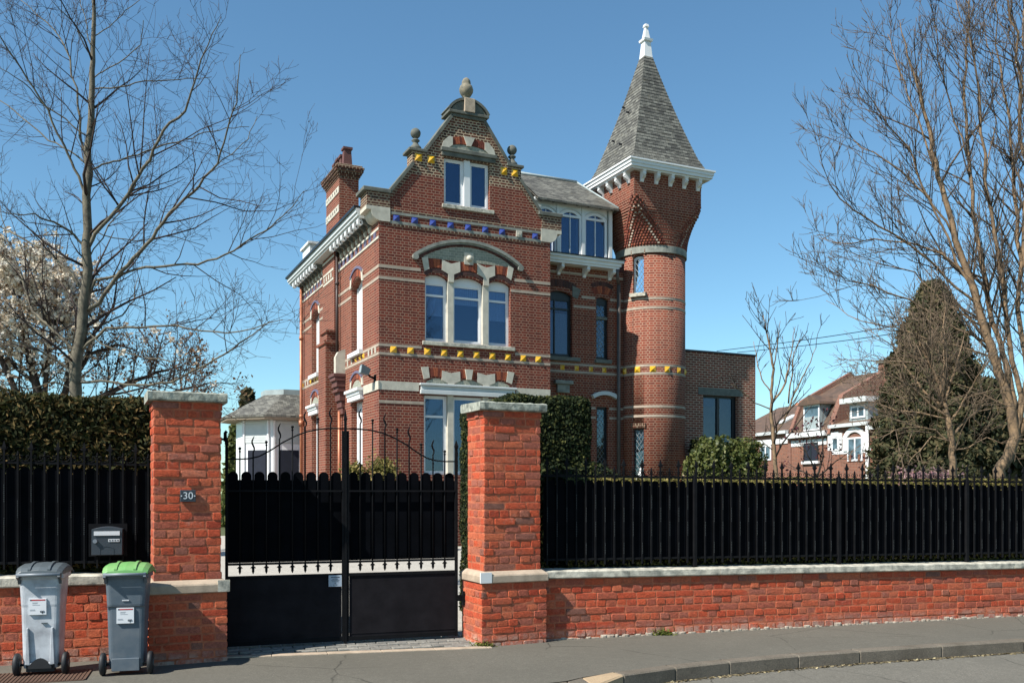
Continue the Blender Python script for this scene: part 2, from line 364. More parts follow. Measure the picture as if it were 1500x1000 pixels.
def groundmat(name, c1, c2, sc=90, patch=1.0, patchc=None, rough=.9, big=.5):
    m, t, b = newmat(name)
    v = N(t, 'ShaderNodeTexVoronoi'); v.inputs['Scale'].default_value = sc; t.links.new(objco(t), v.inputs['Vector'])
    col = mixc(t, c1, c2, rng_map(t, v.outputs['Color'], .1, .9)) 
    col = mixc(t, col, (.5, .5, .5), rng_map(t, noise(t, sc*2, 3), .3, .7, 0, .35), 'OVERLAY')
    col = mixc(t, col, patchc or tuple(x*.6 for x in c1), rng_map(t, noise(t, patch, 6, .65), .42, .75, 0, big))
    col = mixc(t, col, tuple(min(1, x*1.7) for x in c1), rng_map(t, noise(t, patch*3.1, 6, .7), .6, .8, 0, .35))
    if 'asphalt' in name:
        pv = N(t, 'ShaderNodeTexVoronoi'); pv.inputs['Scale'].default_value = .45; t.links.new(objco(t), pv.inputs['Vector'])
        sv = N(t, 'ShaderNodeSeparateColor'); t.links.new(pv.outputs['Color'], sv.inputs[0])
        col = mixc(t, col, tuple(x*.72 for x in c1), rng_map(t, sv.outputs[0], .35, .4, 0, .35))
        wv = N(t, 'ShaderNodeMix'); wv.data_type = 'VECTOR'; wv.inputs[0].default_value = .10; t.links.new(objco(t), wv.inputs[4])
        wn = N(t, 'ShaderNodeTexNoise'); wn.inputs['Scale'].default_value = 3.5; t.links.new(objco(t), wn.inputs['Vector']); t.links.new(wn.outputs['Color'], wv.inputs[5])
        cv_ = N(t, 'ShaderNodeTexVoronoi'); cv_.feature = 'DISTANCE_TO_EDGE'; cv_.inputs['Scale'].default_value = .8; t.links.new(wv.outputs[1], cv_.inputs['Vector'])
        mm = N(t, 'ShaderNodeMath', operation='MULTIPLY'); t.links.new(rng_map(t, cv_.outputs['Distance'], .0, .007, 1, 0), mm.inputs[0]); t.links.new(rng_map(t, noise(t, .7, 3), .45, .55), mm.inputs[1])
        col = mixc(t, col, (.04, .038, .03), mm.outputs[0])
        col = mixc(t, col, tuple(x*.62 for x in c1), rng_map(t, noise(t, 13, 5, .75), .45, .7, 0, .5)); col = mixc(t, col, tuple(x*1.5 for x in c1), rng_map(t, noise(t, 21, 4, .75), .58, .72, 0, .45))
        sp2 = noise(t, 55, 2, .5); col = mixc(t, col, (.34, .33, .28), rng_map(t, sp2, .70, .76, 0, .7))
        col = mixc(t, col, (.06, .055, .045), rng_map(t, noise(t, 4.5, 6, .8), .60, .72, 0, .5))
    t.links.new(col, b.inputs['Base Color']); b.inputs['Roughness'].default_value = rough; b.inputs['Specular IOR Level'].default_value = .25
    bump(t, b, noise(t, sc*1.3, 4), .5, .004); return m
M['asphalt'] = groundmat('pavement_asphalt', (.155, .145, .118), (.105, .098, .080), 110, 1.0)
M['road'] = groundmat('road_asphalt', (.19, .178, .147), (.12, .112, .095), 90, .8)
M['base_render'] = plain('crumbling_base_render', (.46, .40, .32), .95, .4, 18, bmp=1, col2=(.22, .17, .13), bscale=90)
M['kerbstone'] = groundmat('kerb_stone', (.20, .17, .13), (.12, .105, .085), 130, 3, (.07, .058, .042), big=.8)
M['kerbpale'] = groundmat('pale_kerb', (.44, .32, .2), (.36, .27, .17), 130, 3)
M['gravel'] = groundmat('pale_gravel', (.50, .47, .41), (.36, .33, .28), 45, 2)
M['soil'] = groundmat('garden_ground', (.10, .11, .04), (.06, .07, .03), 30, .6)
M['sett'] = islandmat('sett', [(0, (.16, .155, .14)), (1, (.26, .25, .22))], nscale=30)
M['rust'] = groundmat('rusty_iron', (.13, .075, .05), (.09, .055, .04), 120, 3)

ALB = .84   # one common factor for all surface reflectances, matched to the exposure
def settle(m):
    t = m.node_tree
    for b in [n for n in t.nodes if n.type == 'BSDF_PRINCIPLED']:
        i = b.inputs['Base Color']
        if i.is_linked:
            src = i.links[0].from_socket; mx = N(t, 'ShaderNodeMix'); mx.data_type = 'RGBA'; mx.blend_type = 'MULTIPLY'; mx.inputs[0].default_value = 1
            t.links.new(src, mx.inputs[6]); mx.inputs[7].default_value = (ALB, ALB, ALB, 1); t.links.new(mx.outputs[2], i)
for m_ in M.values():
    if m_: settle(m_)
# ---------------------------------------------------------------- scatter helpers
def leaves(name, pts, size, mat, parent=None, nrm=None, aspect=1.6, jit=.5, flat=0.0, fold=False):
    pts = np.asarray(pts, float); n = len(pts)
    d = rng.normal(size=(n, 3)); 
    if nrm is not None: d = d * jit + np.asarray(nrm)
    d /= np.linalg.norm(d, axis=1)[:, None] + 1e-9
    a = np.cross(d, rng.normal(size=(n, 3))); a /= np.linalg.norm(a, axis=1)[:, None] + 1e-9
    b = np.cross(d, a); s = size * rng.uniform(.6, 1.3, size=(n, 1))
    V = np.stack([pts - a*s*aspect/2, pts + b*s/2 + d*s*.1, pts + a*s*aspect/2, pts - b*s/2 + d*s*.1], axis=1).reshape(-1, 3)
    me = bpy.data.meshes.new(name); me.vertices.add(4*n); me.vertices.foreach_set('co', V.ravel())
    me.loops.add(4*n); me.loops.foreach_set('vertex_index', np.arange(4*n)); me.polygons.add(n)
    me.polygons.foreach_set('loop_start', np.arange(0, 4*n, 4)); me.polygons.foreach_set('loop_total', np.full(n, 4))
    me.update(calc_edges=True); me.materials.append(mat)
    o = bpy.data.objects.new(name, me); return link(o, parent)
def box_surface(n, x0, x1, y0, y1, z0, z1, wob=.05, rnd=.12, depth=.12):
    """random points on the faces of a slightly lumpy box, with normals"""
    A = [(y1-y0)*(z1-z0)]*2 + [(x1-x0)*(z1-z0)]*2 + [(x1-x0)*(y1-y0)]
    f = rng.choice(5, size=n, p=np.array(A)/sum(A)); a, b = rng.random(n), rng.random(n)
    P = np.zeros((n, 3)); Nn = np.zeros((n, 3))
    X = lambda t: x0+(x1-x0)*t; Yf = lambda t: y0+(y1-y0)*t; Z = lambda t: z0+(z1-z0)*t
    for k in range(5):
        m = f == k
        if k < 2: P[m] = np.stack([np.full(m.sum(), (x0, x1)[k]), Yf(a[m]), Z(b[m])], 1); Nn[m] = ((-1, 0, 0), (1, 0, 0))[k]
        elif k < 4: P[m] = np.stack([X(a[m]), np.full(m.sum(), (y0, y1)[k-2]), Z(b[m])], 1); Nn[m] = ((0, -1, 0), (0, 1, 0))[k-2]
        else: P[m] = np.stack([X(a[m]), Yf(b[m]), np.full(m.sum(), z1)], 1); Nn[m] = (0, 0, 1)
    # round the edges
    lo = np.array([x0+rnd, y0+rnd, z0-9]); hi = np.array([x1-rnd, y1-rnd, z1-rnd])
    C = np.clip(P, lo, hi); D = P - C; L = np.linalg.norm(D, axis=1)[:, None] + 1e-9
    P = C + D/L*np.minimum(L, rnd); Nn = np.where(L > rnd*.3, D/L, Nn)
    lump = sum(np.sin(P @ rng.normal(size=3)*k + rng.random()*6) for k in (2, 3.5, 6, 9, 14)) / 4
    P += Nn * (lump*wob)[:, None] - Nn * (rng.random(n)**2 * depth)[:, None]
    return P, Nn

def grow(limbs, levels, seed, up=.25, len0=.45, dens=7., rtip=.004, wig=.12, droop=0, mina=35, maxa=70, shrink=.5, n_sides=(6, 4, 3, 3), minr=.003):
    """limbs: list of (points(list of Vector), radii). returns MB trunk, MB twigs and tip points"""
    rd = random.Random(seed); trunk, tw, tips = MB(), MB(), []
    cur = []
    for pts, rad in limbs:
        # resample with wiggle
        P = []; Rr = []
        for i in range(len(pts)-1):
            a, b = Vector(pts[i]), Vector(pts[i+1]); k = 3
            for j in range(k):
                t = j/k; q = a.lerp(b, t); amp = (b-a).length*.035
                P.append(q + Vector((rd.uniform(-amp, amp), rd.uniform(-amp, amp), rd.uniform(-amp, amp)))); Rr.append(rad[i]*(1-t)+rad[i+1]*t)
        P.append(Vector(pts[-1])); Rr.append(rad[-1])
        trunk.tube(P, Rr, n_sides[0]); cur.append((P, Rr, sum((P[i+1]-P[i]).length for i in range(len(P)-1))))
        tips.append(P[-1])
    for lv in range(levels):
        nxt = []
        for P, Rr, L in cur:
            nb = max(1, int(L * dens * (1.0 if lv == 0 else 1.25) + rd.random()))
            if lv == 0 and Rr[0] > .06: nb = int(nb*.8)
            for k in range(nb):
                t = rd.uniform(.12, 1) if lv else rd.uniform(.18, 1)
                f = t*(len(P)-1); i = min(int(f), len(P)-2); fr = f-i
                base = P[i].lerp(P[i+1], fr); r0 = Rr[i]*(1-fr)+Rr[i+1]*fr
                d = (P[i+1]-P[i]).normalized()
                side = d.cross(Vector((rd.gauss(0, 1), rd.gauss(0, 1), rd.gauss(0, 1))))
                if side.length < 1e-4: continue
                side.normalize(); ang = R(rd.uniform(mina, maxa))
                nd = (d*math.cos(ang) + side*math.sin(ang) + Vector((0, 0, up))).normalized()
                l = len0 * (shrink**lv) * rd.uniform(.45, 1.3) * (1.25 - .6*t) * (1 if lv else min(1.6, .6+L*.35))
                r = max(minr, min(r0*.55, .012*(.62**lv)*l/(len0*shrink**lv)+.001))
                seg = 4 if lv < 2 else 3; q = base; Q = [q]; RR = [r]
                dd = nd.copy()
                for s in range(seg):
                    dd = (dd + Vector((rd.gauss(0, wig), rd.gauss(0, wig), rd.gauss(0, wig) + up*.25 - droop))).normalized()
                    q = q + dd*(l/seg); Q.append(q); RR.append(max(minr*.7, r*(1-(s+1)/seg*.75)))
                tw.tube(Q, RR, n_sides[min(lv+1, 3)]); nxt.append((Q, RR, l)); tips.append(Q[-1])
                if lv >= 1: tips.append(Q[-2])
        cur = nxt
    return trunk, tw, tips
def limb_px(poly, Y, r0, r1, drift=0, rd=random):
    n = len(poly); out = []
    dr = drift
    for i, p in enumerate(poly):
        t = i/(n-1); out.append(Vector(PW(p[0], p[1], Y + dr*t*t)))
    return out, [r0*(1-i/(n-1))**.8*(1) + r1*(i/(n-1)) for i in range(n)]
# ================================================================= THE HOUSE
H = Frame(-.1442*25, 25.0, 25)
house = thing('brick_house', 'tall red brick house with ornate gable and round corner tower under a slate spire', 'house', H)
F = H.px
def sub(name, mb, mat, par, **k): return build(name, mb, M[mat], par, **k)
def hp(name, mb, mat, parent=None, **k): return build(name, mb, M[mat], parent or house, **k)
def arc(cx, z0, hw, rise, n=10):
    """points of a segmental arch from right to left, springing at z0"""
    Rr = (hw*hw + rise*rise)/(2*rise); a0 = math.asin(min(1, hw/Rr)); zc = z0 + rise - Rr
    return [(cx + Rr*math.sin(a0*(1-2*i/n)), zc + Rr*math.cos(a0*(1-2*i/n))) for i in range(n+1)]
def arch_open(mb, x0, x1, z0, zs, rise, y0, y1, ax='y'):
    mb.prism([(x0, z0), (x1, z0)] + arc((x0+x1)/2, zs, (x1-x0)/2, rise), ax, y0, y1); return mb
def voussoirs(name, cx, zs, hw, rise, th, n, v0, v1, mat, ax='y', parent=None, a_from=0., a_to=1., gap=.12, back='stone_grey'):
    Rr = (hw*hw + rise*rise)/(2*rise); a0 = math.asin(min(1, hw/Rr)); zc = zs + rise - Rr; mb = MB()
    for i in range(n):
        g = gap/n; t0 = a_from + (a_to-a_from)*(i/n) + g/2*(a_to-a_from); t1 = a_from + (a_to-a_from)*((i+1)/n) - g/2*(a_to-a_from)
        q = []
        for (rr, t) in ((Rr, t0), (Rr+th, t0), (Rr+th, t1), (Rr, t1)):
            a = -a0 + 2*a0*t; q.append((cx + rr*math.sin(a), zc + rr*math.cos(a)))
        mb.prism(q, ax, v0, v1)
    return hp(name, mb, mat, parent)
def arc_slab(mb, cx, zs, hw, rise, th, v0, v1, ax='y', n=16):
    Rr = (hw*hw + rise*rise)/(2*rise); a0 = math.asin(min(1, hw/Rr)); zc = zs + rise - Rr
    for i in range(n):
        q = []
        for rr, t in ((Rr, i/n), (Rr+th, i/n), (Rr+th, (i+1)/n), (Rr, (i+1)/n)):
            a = -a0 + 2*a0*t; q.append((cx + rr*math.sin(a), zc + rr*math.cos(a)))
        mb.prism(q, ax, v0, v1)
    return mb
# ---- front gable wall
gab = [(0,-.5),(5.22,-.5),(5.22,9.55),(4.92,9.6),(4.22,10.52),(4.27,10.52),(4.27,10.9),(3.87,10.9),(3.06,12.05),(2.16,12.05),(1.35,10.9),(.95,10.9),(.95,10.52),(1.0,10.52),(.30,9.6),(0,9.55)]
fw = hp('front_wall', MB().prism(gab, 'y', 0, .45), 'brick')
c = MB(); c.box(1.32, 3.93, -.2, .33, 5.70, 7.40)
for a, b in ((1.32, 2.0), (2.17, 3.07), (3.24, 3.93)): arch_open(c, a, b, 7.38, 7.45, .12, -.2, .33)
cut(fw, c); cut(fw, MB().box(1.88, 3.28, -.2, .33, 9.57, 10.88)); cut(fw, MB().box(1.29, 3.96, -.2, .33, 2.0, 4.22))
def frame_rect(mb, x0, x1, z0, z1, y0, y1, t, tb=None):
    tb = tb or t
    mb.box(x0, x0+t, y0, y1, z0, z1); mb.box(x1-t, x1, y0, y1, z0, z1)
    mb.box(x0+t, x1-t, y0, y1, z0, z0+tb); mb.box(x0+t, x1-t, y0, y1, z1-t, z1); return mb
def curtain(parent, x0, x1, z0, z1, y, mat='curtain'):
    n = 40; pts = []
    for i in range(n+1):
        pts.append((x0+(x1-x0)*i/n, y + .012*math.sin(i*1.9)+.006*math.sin(i*4.1)))
    mb = MB(); mb.add([(p[0], p[1], z0) for p in pts] + [(p[0], p[1], z1) for p in pts], [(i, i+1, n+2+i, n+1+i) for i in range(n)], True)
    return build('curtain', mb, M[mat], parent, recalc=False)
def window(x0, x1, z0, z1, y, transom=None, arch=0, t=.055, mat='upvc', glass='glass', room=.14, curt=None, mull=None, sash=True, parent=None, ztop_frame=None):
    """front-facing window: frame (this part), pane, optional curtain"""
    mb = MB()
    if arch:
        q0 = [(x0, z1)] + [] ; A = arc((x0+x1)/2, z1, (x1-x0)/2, arch, 10)
        mb.prism([(x0, z1-.10), (x1, z1-.10)] + A, 'y', y, y+.06); zt = z1-.10
    else: zt = z1
    frame_rect(mb, x0, x1, z0, zt, y-.005, y+.06, t, t*1.3)
    if sash: frame_rect(mb, x0+t, x1-t, z0+t*1.3, zt-t, y+.012, y+.05, .03)
    if transom: mb.box(x0+t, x1-t, y-.002, y+.055, transom-.03, transom+.03)
    if mull:
        for m in mull: mb.box(m-.02, m+.02, y+.002, y+.052, z0+t, zt-t)
    wdw = hp('window', mb, mat, parent)
    build('pane', MB().box(x0+t*.5, x1-t*.5, y+.03, y+.036, z0+t*.5, zt-t*.5), M[glass], wdw)
    if curt:
        for (a, b, z_0, z_1) in curt: curtain(wdw, a, b, z_0, z_1, y+.085)
    return wdw
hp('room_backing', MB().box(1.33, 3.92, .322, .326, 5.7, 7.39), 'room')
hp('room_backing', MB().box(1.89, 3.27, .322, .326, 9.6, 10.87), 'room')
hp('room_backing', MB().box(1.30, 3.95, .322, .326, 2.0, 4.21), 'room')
for a, b in ((1.32, 2.0), (2.17, 3.07), (3.24, 3.93)):
    window(a, b, 5.70, 7.47, .15, transom=7.0, arch=.12, curt=[(a+.06, b-.06, 6.45, 7.38)] if a != 2.17 else [(a+.06, b-.06, 6.82, 7.38)])
def side_cap(uc, zt, yoff=-.03, both=True):
    q = [(-.27, .58), (0, .49), (.27, .58), (.275, .29), (.085, .20), (.085, -.02), (-.085, -.02), (-.085, .20), (-.275, .29)]
    return [(uc+x, zt+z) for x, z in q]
for uc in (2.085, 3.155):
    p = hp('stone_pillar', MB().box(uc-.085, uc+.085, .012, .30, 5.70, 7.42), 'stone')
    hp('pillar_capital', MB().prism(side_cap(uc, 7.41), 'y', -.03, .012), 'stone')
for x0, s in ((1.20, 1), (4.04, -1)):
    hp('impost_stone', MB().prism([(x0+s*.02, 7.98), (x0+s*.19, 8.03), (x0+s*.24, 7.70), (x0+s*.10, 7.62)], 'y', -.03, .0), 'stone')
voussoirs('brick_arch', 1.66, 7.72, .24, .04, .24, 6, -.018, .0, 'voussoir'); voussoirs('brick_arch', 2.62, 7.70, .30, .06, .24, 8, -.018, .0, 'voussoir'); voussoirs('brick_arch', 3.58, 7.72, .24, .04, .24, 6, -.018, .0, 'voussoir')
for cx, hw in ((1.66, .3), (2.62, .42), (3.58, .3)):
    hp('brick_arch', arc_slab(MB(), cx, 7.50, hw, .14, .10, -.010, .0), 'voussoir_dark')
tym = [(1.30, 8.0)] + [(x, z) for x, z in arc(2.62, 8.02, 1.36, .40, 16)][::-1] + [(3.94, 8.0)]
hp('tympanum', MB().prism(tym, 'y', -.006, .0), 'brick_green')
voussoirs('hood_brickwork', 2.62, 7.93, 1.50, .52, .11, 40, -.03, .0, 'voussoir_dark', gap=2.)
hood = arc_slab(MB(), 2.62, 8.0, 1.60, .53, .085, -.10, 0.0, n=24); arc_slab(hood, 2.62, 7.985, 1.57, .50, .06, -.055, 0, n=24)
hp('arched_hood', hood, 'stone_grey')
for x in (1.02, 4.22): hp('hood_end', MB().tube([(x, -.12, 7.98), (x, .0, 7.98)], .085, 12), 'stone_grey')
b = MB().box(2.48, 2.76, -.03, 0, 7.93, 8.27); b.ball((2.63, -.06, 8.10), .09); hp('stone_boss', b, 'stone')
hp('window_sill', MB().box(1.24, 4.06, -.055, .14, 5.585, 5.69), 'coping', bevel=.01)
# ---- gable window
for a, b in ((1.89, 2.50), (2.68, 3.27)): window(a, b, 9.57, 10.87, .12)
hp('stone_pillar', MB().box(2.50, 2.68, .03, .30, 9.57, 10.88), 'white')
hp('window_sill', MB().box(1.82, 3.40, -.05, .11, 9.45, 9.555), 'coping', bevel=.01)
g = MB().box(1.77, 3.47, -.10, 0, 11.02, 11.13); g.box(1.80, 3.44, -.06, -.001, 10.90, 11.02); hp('window_hood', g, 'stone_dark', bevel=.01)
voussoirs('brick_arch', 2.62, 11.18, .74, .13, .20, 16, -.02, 0, 'voussoir', a_from=.16, a_to=.84)
hp('tympanum', MB().prism([(1.9, 11.13), (3.34, 11.13)] + arc(2.62, 11.16, .72, .14), 'y', -.006, 0), 'brick_green')
hp('keystone', MB().add([(2.46,0,11.53),(2.82,0,11.53),(2.68,0,11.28),(2.57,0,11.28),(2.46,-.03,11.53),(2.82,-.03,11.53),(2.68,-.09,11.28),(2.57,-.03,11.28)], [(0,1,2,3),(4,5,6,7),(0,1,5,4),(1,2,6,5),(2,3,7,6),(3,0,4,7)]) or MB().prism([(2.46,11.53),(2.80,11.53),(2.68,11.27),(2.56,11.27)], 'y', -.05, 0), 'stone')
for x, s in ((1.80, 1), (3.44, -1)):
    hp('impost_stone', MB().prism([(x, 11.135), (x+s*.05, 11.3), (x+s*.22, 11.47), (x+s*.33, 11.46), (x+s*.33, 11.24), (x+s*.2, 11.135)], 'y', -.04, 0), 'stone')
# ---- lower front window
for a, b in ((1.30, 2.0), (2.17, 3.07), (3.24, 3.95)):
    window(a, b, 2.0, 4.20, .15, transom=3.62 if a != 2.17 else None, mull=[(a+b)/2] if a == 2.17 and 0 else None)
for uc in (2.085, 3.155):
    hp('stone_pillar', MB().box(uc-.085, uc+.085, .012, .30, 2.0, 4.215), 'stone')
    q = [(uc+x, 4.46+z*.95-.15) for x, z in [(-.27, .58), (0, .52), (.27, .58), (.28, .30), (.10, .22), (.10, .10), (-.10, .10), (-.10, .22), (-.28, .30)]]
    hp('pillar_capital', MB().prism([(x, z+.04) for x, z in q], 'y', -.03, 0), 'stone')
for x0, s in ((1.20, 1), (4.04, -1)):
    hp('impost_stone', MB().prism([(x0, 4.96), (x0+s*.21, 4.99), (x0+s*.25, 4.68), (x0+s*.08, 4.63)], 'y', -.03, .0), 'stone')
for cx, hw, n in ((1.66, .24, 7), (2.62, .34, 9), (3.58, .24, 7)):
    voussoirs('brick_arch', cx, 4.70, hw-.06, .03, .24, n, -.018, 0, 'voussoir')
    hp('tympanum', MB().prism([(cx-hw-.07, 4.53), (cx+hw+.07, 4.53)] + arc(cx, 4.56, hw+.07, .11), 'y', -.006, 0), 'brick_green')
hp('keystone', MB().prism([(2.50, 4.97), (2.74, 4.97), (2.69, 4.68), (2.55, 4.68)], 'y', -.06, 0), 'stone')
g = MB().box(1.15, 4.10, -.11, 0, 4.46, 4.52); g.box(1.19, 4.06, -.05, -.001, 4.34, 4.46); g.box(1.17, 4.08, -.09, -.002, 4.225, 4.34); hp('window_hood', g, 'greywhite', bevel=.008)
# ---- string courses on the front
def strips(name, z0, z1, spans, mat, v=-.010):
    for a, b in spans: hp(name, MB().box(a, b, v, 0, z0, z1), mat)
strips('string_course', 7.60, 7.68, [(0.002, 1.19), (4.05, 5.218)], 'brick_pale'); strips('string_course', 7.29, 7.365, [(0.002, 1.31), (3.94, 5.218)], 'brick_pale')
strips('string_course', 5.47, 5.545, [(0.002, 1.22), (4.08, 5.218)], 'brick_pale'); strips('string_course', 5.235, 5.31, [(0.002, 5.218)], 'brick_pale')
strips('string_course', 3.93, 4.01, [(0.002, 1.28), (3.97, 5.218)], 'brick_pale')
strips('stone_band', 4.29, 4.53, [(0.002, 1.14), (4.11, 5.218)], 'stone', -.012)
strips('string_course', 9.075, 9.145, [(.32, 4.90)], 'stone_grey', -.02); strips('string_course', 8.83, 8.90, [(.32, 4.90)], 'stone_grey', -.02)
strips('brick_course', 8.765, 8.828, [(.31, 5.0)], 'brick_dark', -.018); strips('brick_course', 9.147, 9.215, [(.32, 4.90)], 'brick_dark', -.018)
def stud(u, z, mat, ax='f', s=.095, d=.06, v=0.0, parent=None):
    if ax == 'f': vs = [(u-s, v, z-s), (u+s, v, z-s), (u+s, v, z+s), (u-s, v, z+s), (u, v-d, z)]
    else: vs = [(v, u-s, z-s), (v, u+s, z-s), (v, u+s, z+s), (v, u-s, z+s), (v-d, u, z)]
    mb = MB().add(vs, [(0,1,2,3), (0,1,4), (1,2,4), (2,3,4), (3,0,4)])
    mb = MB(); mb.add(vs, [(0,1,2,3), (0,1,4), (1,2,4), (2,3,4), (3,0,4)]); return hp('ceramic_stud', mb, mat)
for i in range(9):
    if i == 7: 
        x = .49 + i*.529; g = MB().box(x-.09, x+.09, -.04, 0, 8.90, 9.08); g.box(x-.04, x+.04, -.055, -.04, 8.95, 9.03); hp('air_brick', g, 'stone')
    else: stud(.49 + i*.529, 8.985, 'blue', d=.07)
for i in range(10): stud(.41 + i*.491, 5.40, 'yellow', d=.07)
for u in (1.13, 1.50, 3.72, 4.07): stud(u, 10.74, 'yellow', s=.105, d=.08)
# ---- gable copings, parapet blocks, finials
def coping_slope(p, q, t=.085, ov=.10):
    d = Vector((q[0]-p[0], q[1]-p[1])); n = Vector((-d.y, d.x)).normalized()
    if n.y < 0: n = -n
    return [(p[0], p[1]), (q[0], q[1]), (q[0]+n.x*t, q[1]+n.y*t), (p[0]+n.x*t, p[1]+n.y*t)]
for p, q in (((.28, 9.59), (1.02, 10.55)), ((1.33, 10.88), (2.15, 12.04)), ((4.94, 9.59), (4.20, 10.55)), ((3.89, 10.88), (3.07, 12.04))):
    hp('gable_coping', MB().prism(coping_slope(p, q), 'y', -.05, .55), 'stone_dark')
    qq = coping_slope(p, q, -.10); hp('gable_coping', MB().prism(qq, 'y', -.022, -.001), 'brick_dark')
for s, x0, x1 in ((1, -.36, .31), (-1, 4.91, 5.58)):
    hp('parapet_block', MB().box(x0+.02, x1, -.025, .62, 9.235, 9.62), 'brick_dark')
    hp('parapet_coping', MB().box(x0-.09, x1+.03, -.07, .7, 9.62, 9.735), 'stone_dark', bevel=.015)
    # corbel stone with a quarter-round hollow towards the eaves
    xo, xi = (x0, x1) if s == 1 else (x1, x0); xc = (0.0 if s == 1 else 5.22)
    q = [(xo, 9.235), (xi, 9.235), (xi, 8.855), (xc, 8.855)]
    r = abs(xc - xo) * .62
    for k in range(9):
        a = math.pi*k/8*.5; q.append((xc - s*(r*(1-math.cos(math.pi/2-a)))*0 - s*r*math.sin(a)*1.0, 8.87 + .28*math.sin(a)**.8 if 0 else 8.87+.26*(1-math.cos(a))))
    q.append((xo, 9.13))
    hp('parapet_corbel', MB().prism(q, 'y', -.03, .60), 'stone')
for u0, u1, uc in ((.90, 1.36, 1.10), (3.86, 4.32, 4.05)):
    hp('pedestal_coping', MB().box(u0-.06, u1+.02, -.06, .52, 10.90, 10.98), 'stone_dark', bevel=.012)
    m = MB().lathe(uc, .16, [(.17, 10.97), (.16, 11.06), (.10, 11.12), (.07, 11.18), (.07, 11.2), (.115, 11.24), (.115, 11.26), (.06, 11.30), (.06, 11.32)]); m.ball((uc, .16, 11.45), .145)
    hp('ball_finial', m, 'stone_dark')
g = MB().box(2.08, 3.14, -.05, .5, 12.04, 12.13); g.box(2.00, 3.22, -.10, .55, 12.13, 12.21); hp('gable_crown', g, 'stone_dark', bevel=.012)
g = arc_slab(MB(), 2.61, 12.21, .58, .34, .07, -.09, .5, n=16); hp('crown_arch', g, 'stone_dark')
hp('crown_tympanum', MB().prism([(2.05, 12.21), (3.17, 12.21)] + arc(2.61, 12.22, .54, .32), 'y', -.05, .45), 'stone_dark')
hp('crown_block', MB().box(2.46, 2.78, -.12, .3, 12.21, 12.60), 'plinthstone', bevel=.01)
m = MB().lathe(2.60, .12, [(.13, 12.58), (.10, 12.66), (.075, 12.70), (.13, 12.74), (.19, 12.84), (.20, 12.93), (.17, 13.02), (.12, 13.06), (.13, 13.10), (.12, 13.16), (.085, 13.22), (.03, 13.26)], 18)
hp('urn_finial', m, 'urnstone')
# ---- side wall (left face) and body
body = hp('side_wall', MB().box(0, 5.2, .45, 9.78, -.5, 9.30), 'brick_side')
c = MB()
arch_open(c, 1.62, 2.80, 5.60, 7.55, .22, -.2, .30, 'x'); arch_open(c, 6.92, 8.05, 5.56, 7.55, .22, -.2, .30, 'x')
c.box(-.2, .30, 1.62, 2.80, 1.8, 4.18); c.box(-.2, .30, 6.92, 8.05, 1.8, 4.18); cut(body, c)
def side_window(v0, v1, z0, z1, arch):
    mb = MB(); y = .20
    def bx(a, b, c_, d): mb.box(y, y+.06, a, b, c_, d)
    bx(v0, v0+.07, z0, z1); bx(v1-.50, v1, z0, z1); mb.box(y-.03, y, v1-.10, v1, z0, z1); mb.box(y-.012, y, v1-.42, v1-.16, z0+.1, z1-.1); bx(v0+.07, v1-.07, z0, z0+.08); bx(v0+.07, v1-.07, z1-.07, z1)
    if arch: mb.prism([(v0, z1), (v1, z1)] + arc((v0+v1)/2, z1, (v1-v0)/2, .2), 'x', y, y+.05)
    bx((v0+v1)/2-.03, (v0+v1)/2+.03, z0+.08, z1-.07)
    wd = hp('window', mb, 'upvc'); build('pane', MB().box(y+.03, y+.036, v0+.04, v1-.48, z0+.04, z1-.04), M['glass'], wd)
    build('window_sill', MB().box(-.12, .16, v0-.06, v1+.06, z0-.12, z0), M['white'], wd); return wd
side_window(1.62, 2.80, 5.60, 7.57, 1); side_window(6.92, 8.05, 5.56, 7.57, 1); side_window(1.62, 2.80, 1.8, 4.18, 0); side_window(6.92, 8.05, 1.8, 4.18, 0)
for v0, v1 in ((1.62, 2.80), (6.92, 8.05)):
    vc = (v0+v1)/2; hw = (v1-v0)/2
    g = MB().box(-.20, .0, v0-.16, v1+.12, 4.42, 4.50); g.box(-.14, 0, v0-.13, v1+.1, 4.33, 4.42); g.box(-.11, 0, v0-.12, v1+.09, 4.18, 4.33)
    hp('window_hood', g, 'white')
    for zs, th in ((7.60, .30), (4.62, .22)):
        voussoirs('brick_arch', vc, zs, hw*.98, .20, th*.72, 15, -.02, 0, 'voussoir', 'x', gap=.12)
        hp('arch_rim', arc_slab(MB(), vc, zs+th*.74, hw*1.02, .20, .07, -.05, 0, 'x'), 'lilac')
        for s in (-1, 1):
            a = vc + s*hw; hp('impost_stone', MB().prism([(a+s*.12, zs-.05), (a-s*.03, zs-.02), (a-s*.10, zs+th*.9), (a+s*.06, zs+th*.95)], 'x', -.03, 0), 'stone')
    hp('tympanum', MB().prism([(v0+.1, 4.50), (v1-.1, 4.50)] + arc(vc, 4.60, hw-.1, .18), 'x', -.006, 0), 'brick_green')
def sstrips(name, z0, z1, spans, mat, u=-.010):
    for a, b in spans: hp(name, MB().box(u, 0, a, b, z0, z1), mat)
sstrips('string_course', 7.60, 7.68, [(.002, 1.60), (2.9, 4.35), (5.98, 6.8), (8.15, 9.78)], 'brick_pale'); sstrips('string_course', 7.29, 7.365, [(.002, 1.61), (2.81, 4.35), (5.98, 6.9), (8.06, 9.78)], 'brick_pale')
sstrips('string_course', 5.47, 5.545, [(.002, 1.55), (2.87, 4.2), (8.12, 9.78)], 'brick_pale'); sstrips('string_course', 5.235, 5.31, [(.002, 4.2), (5.3, 9.78)], 'brick_pale')
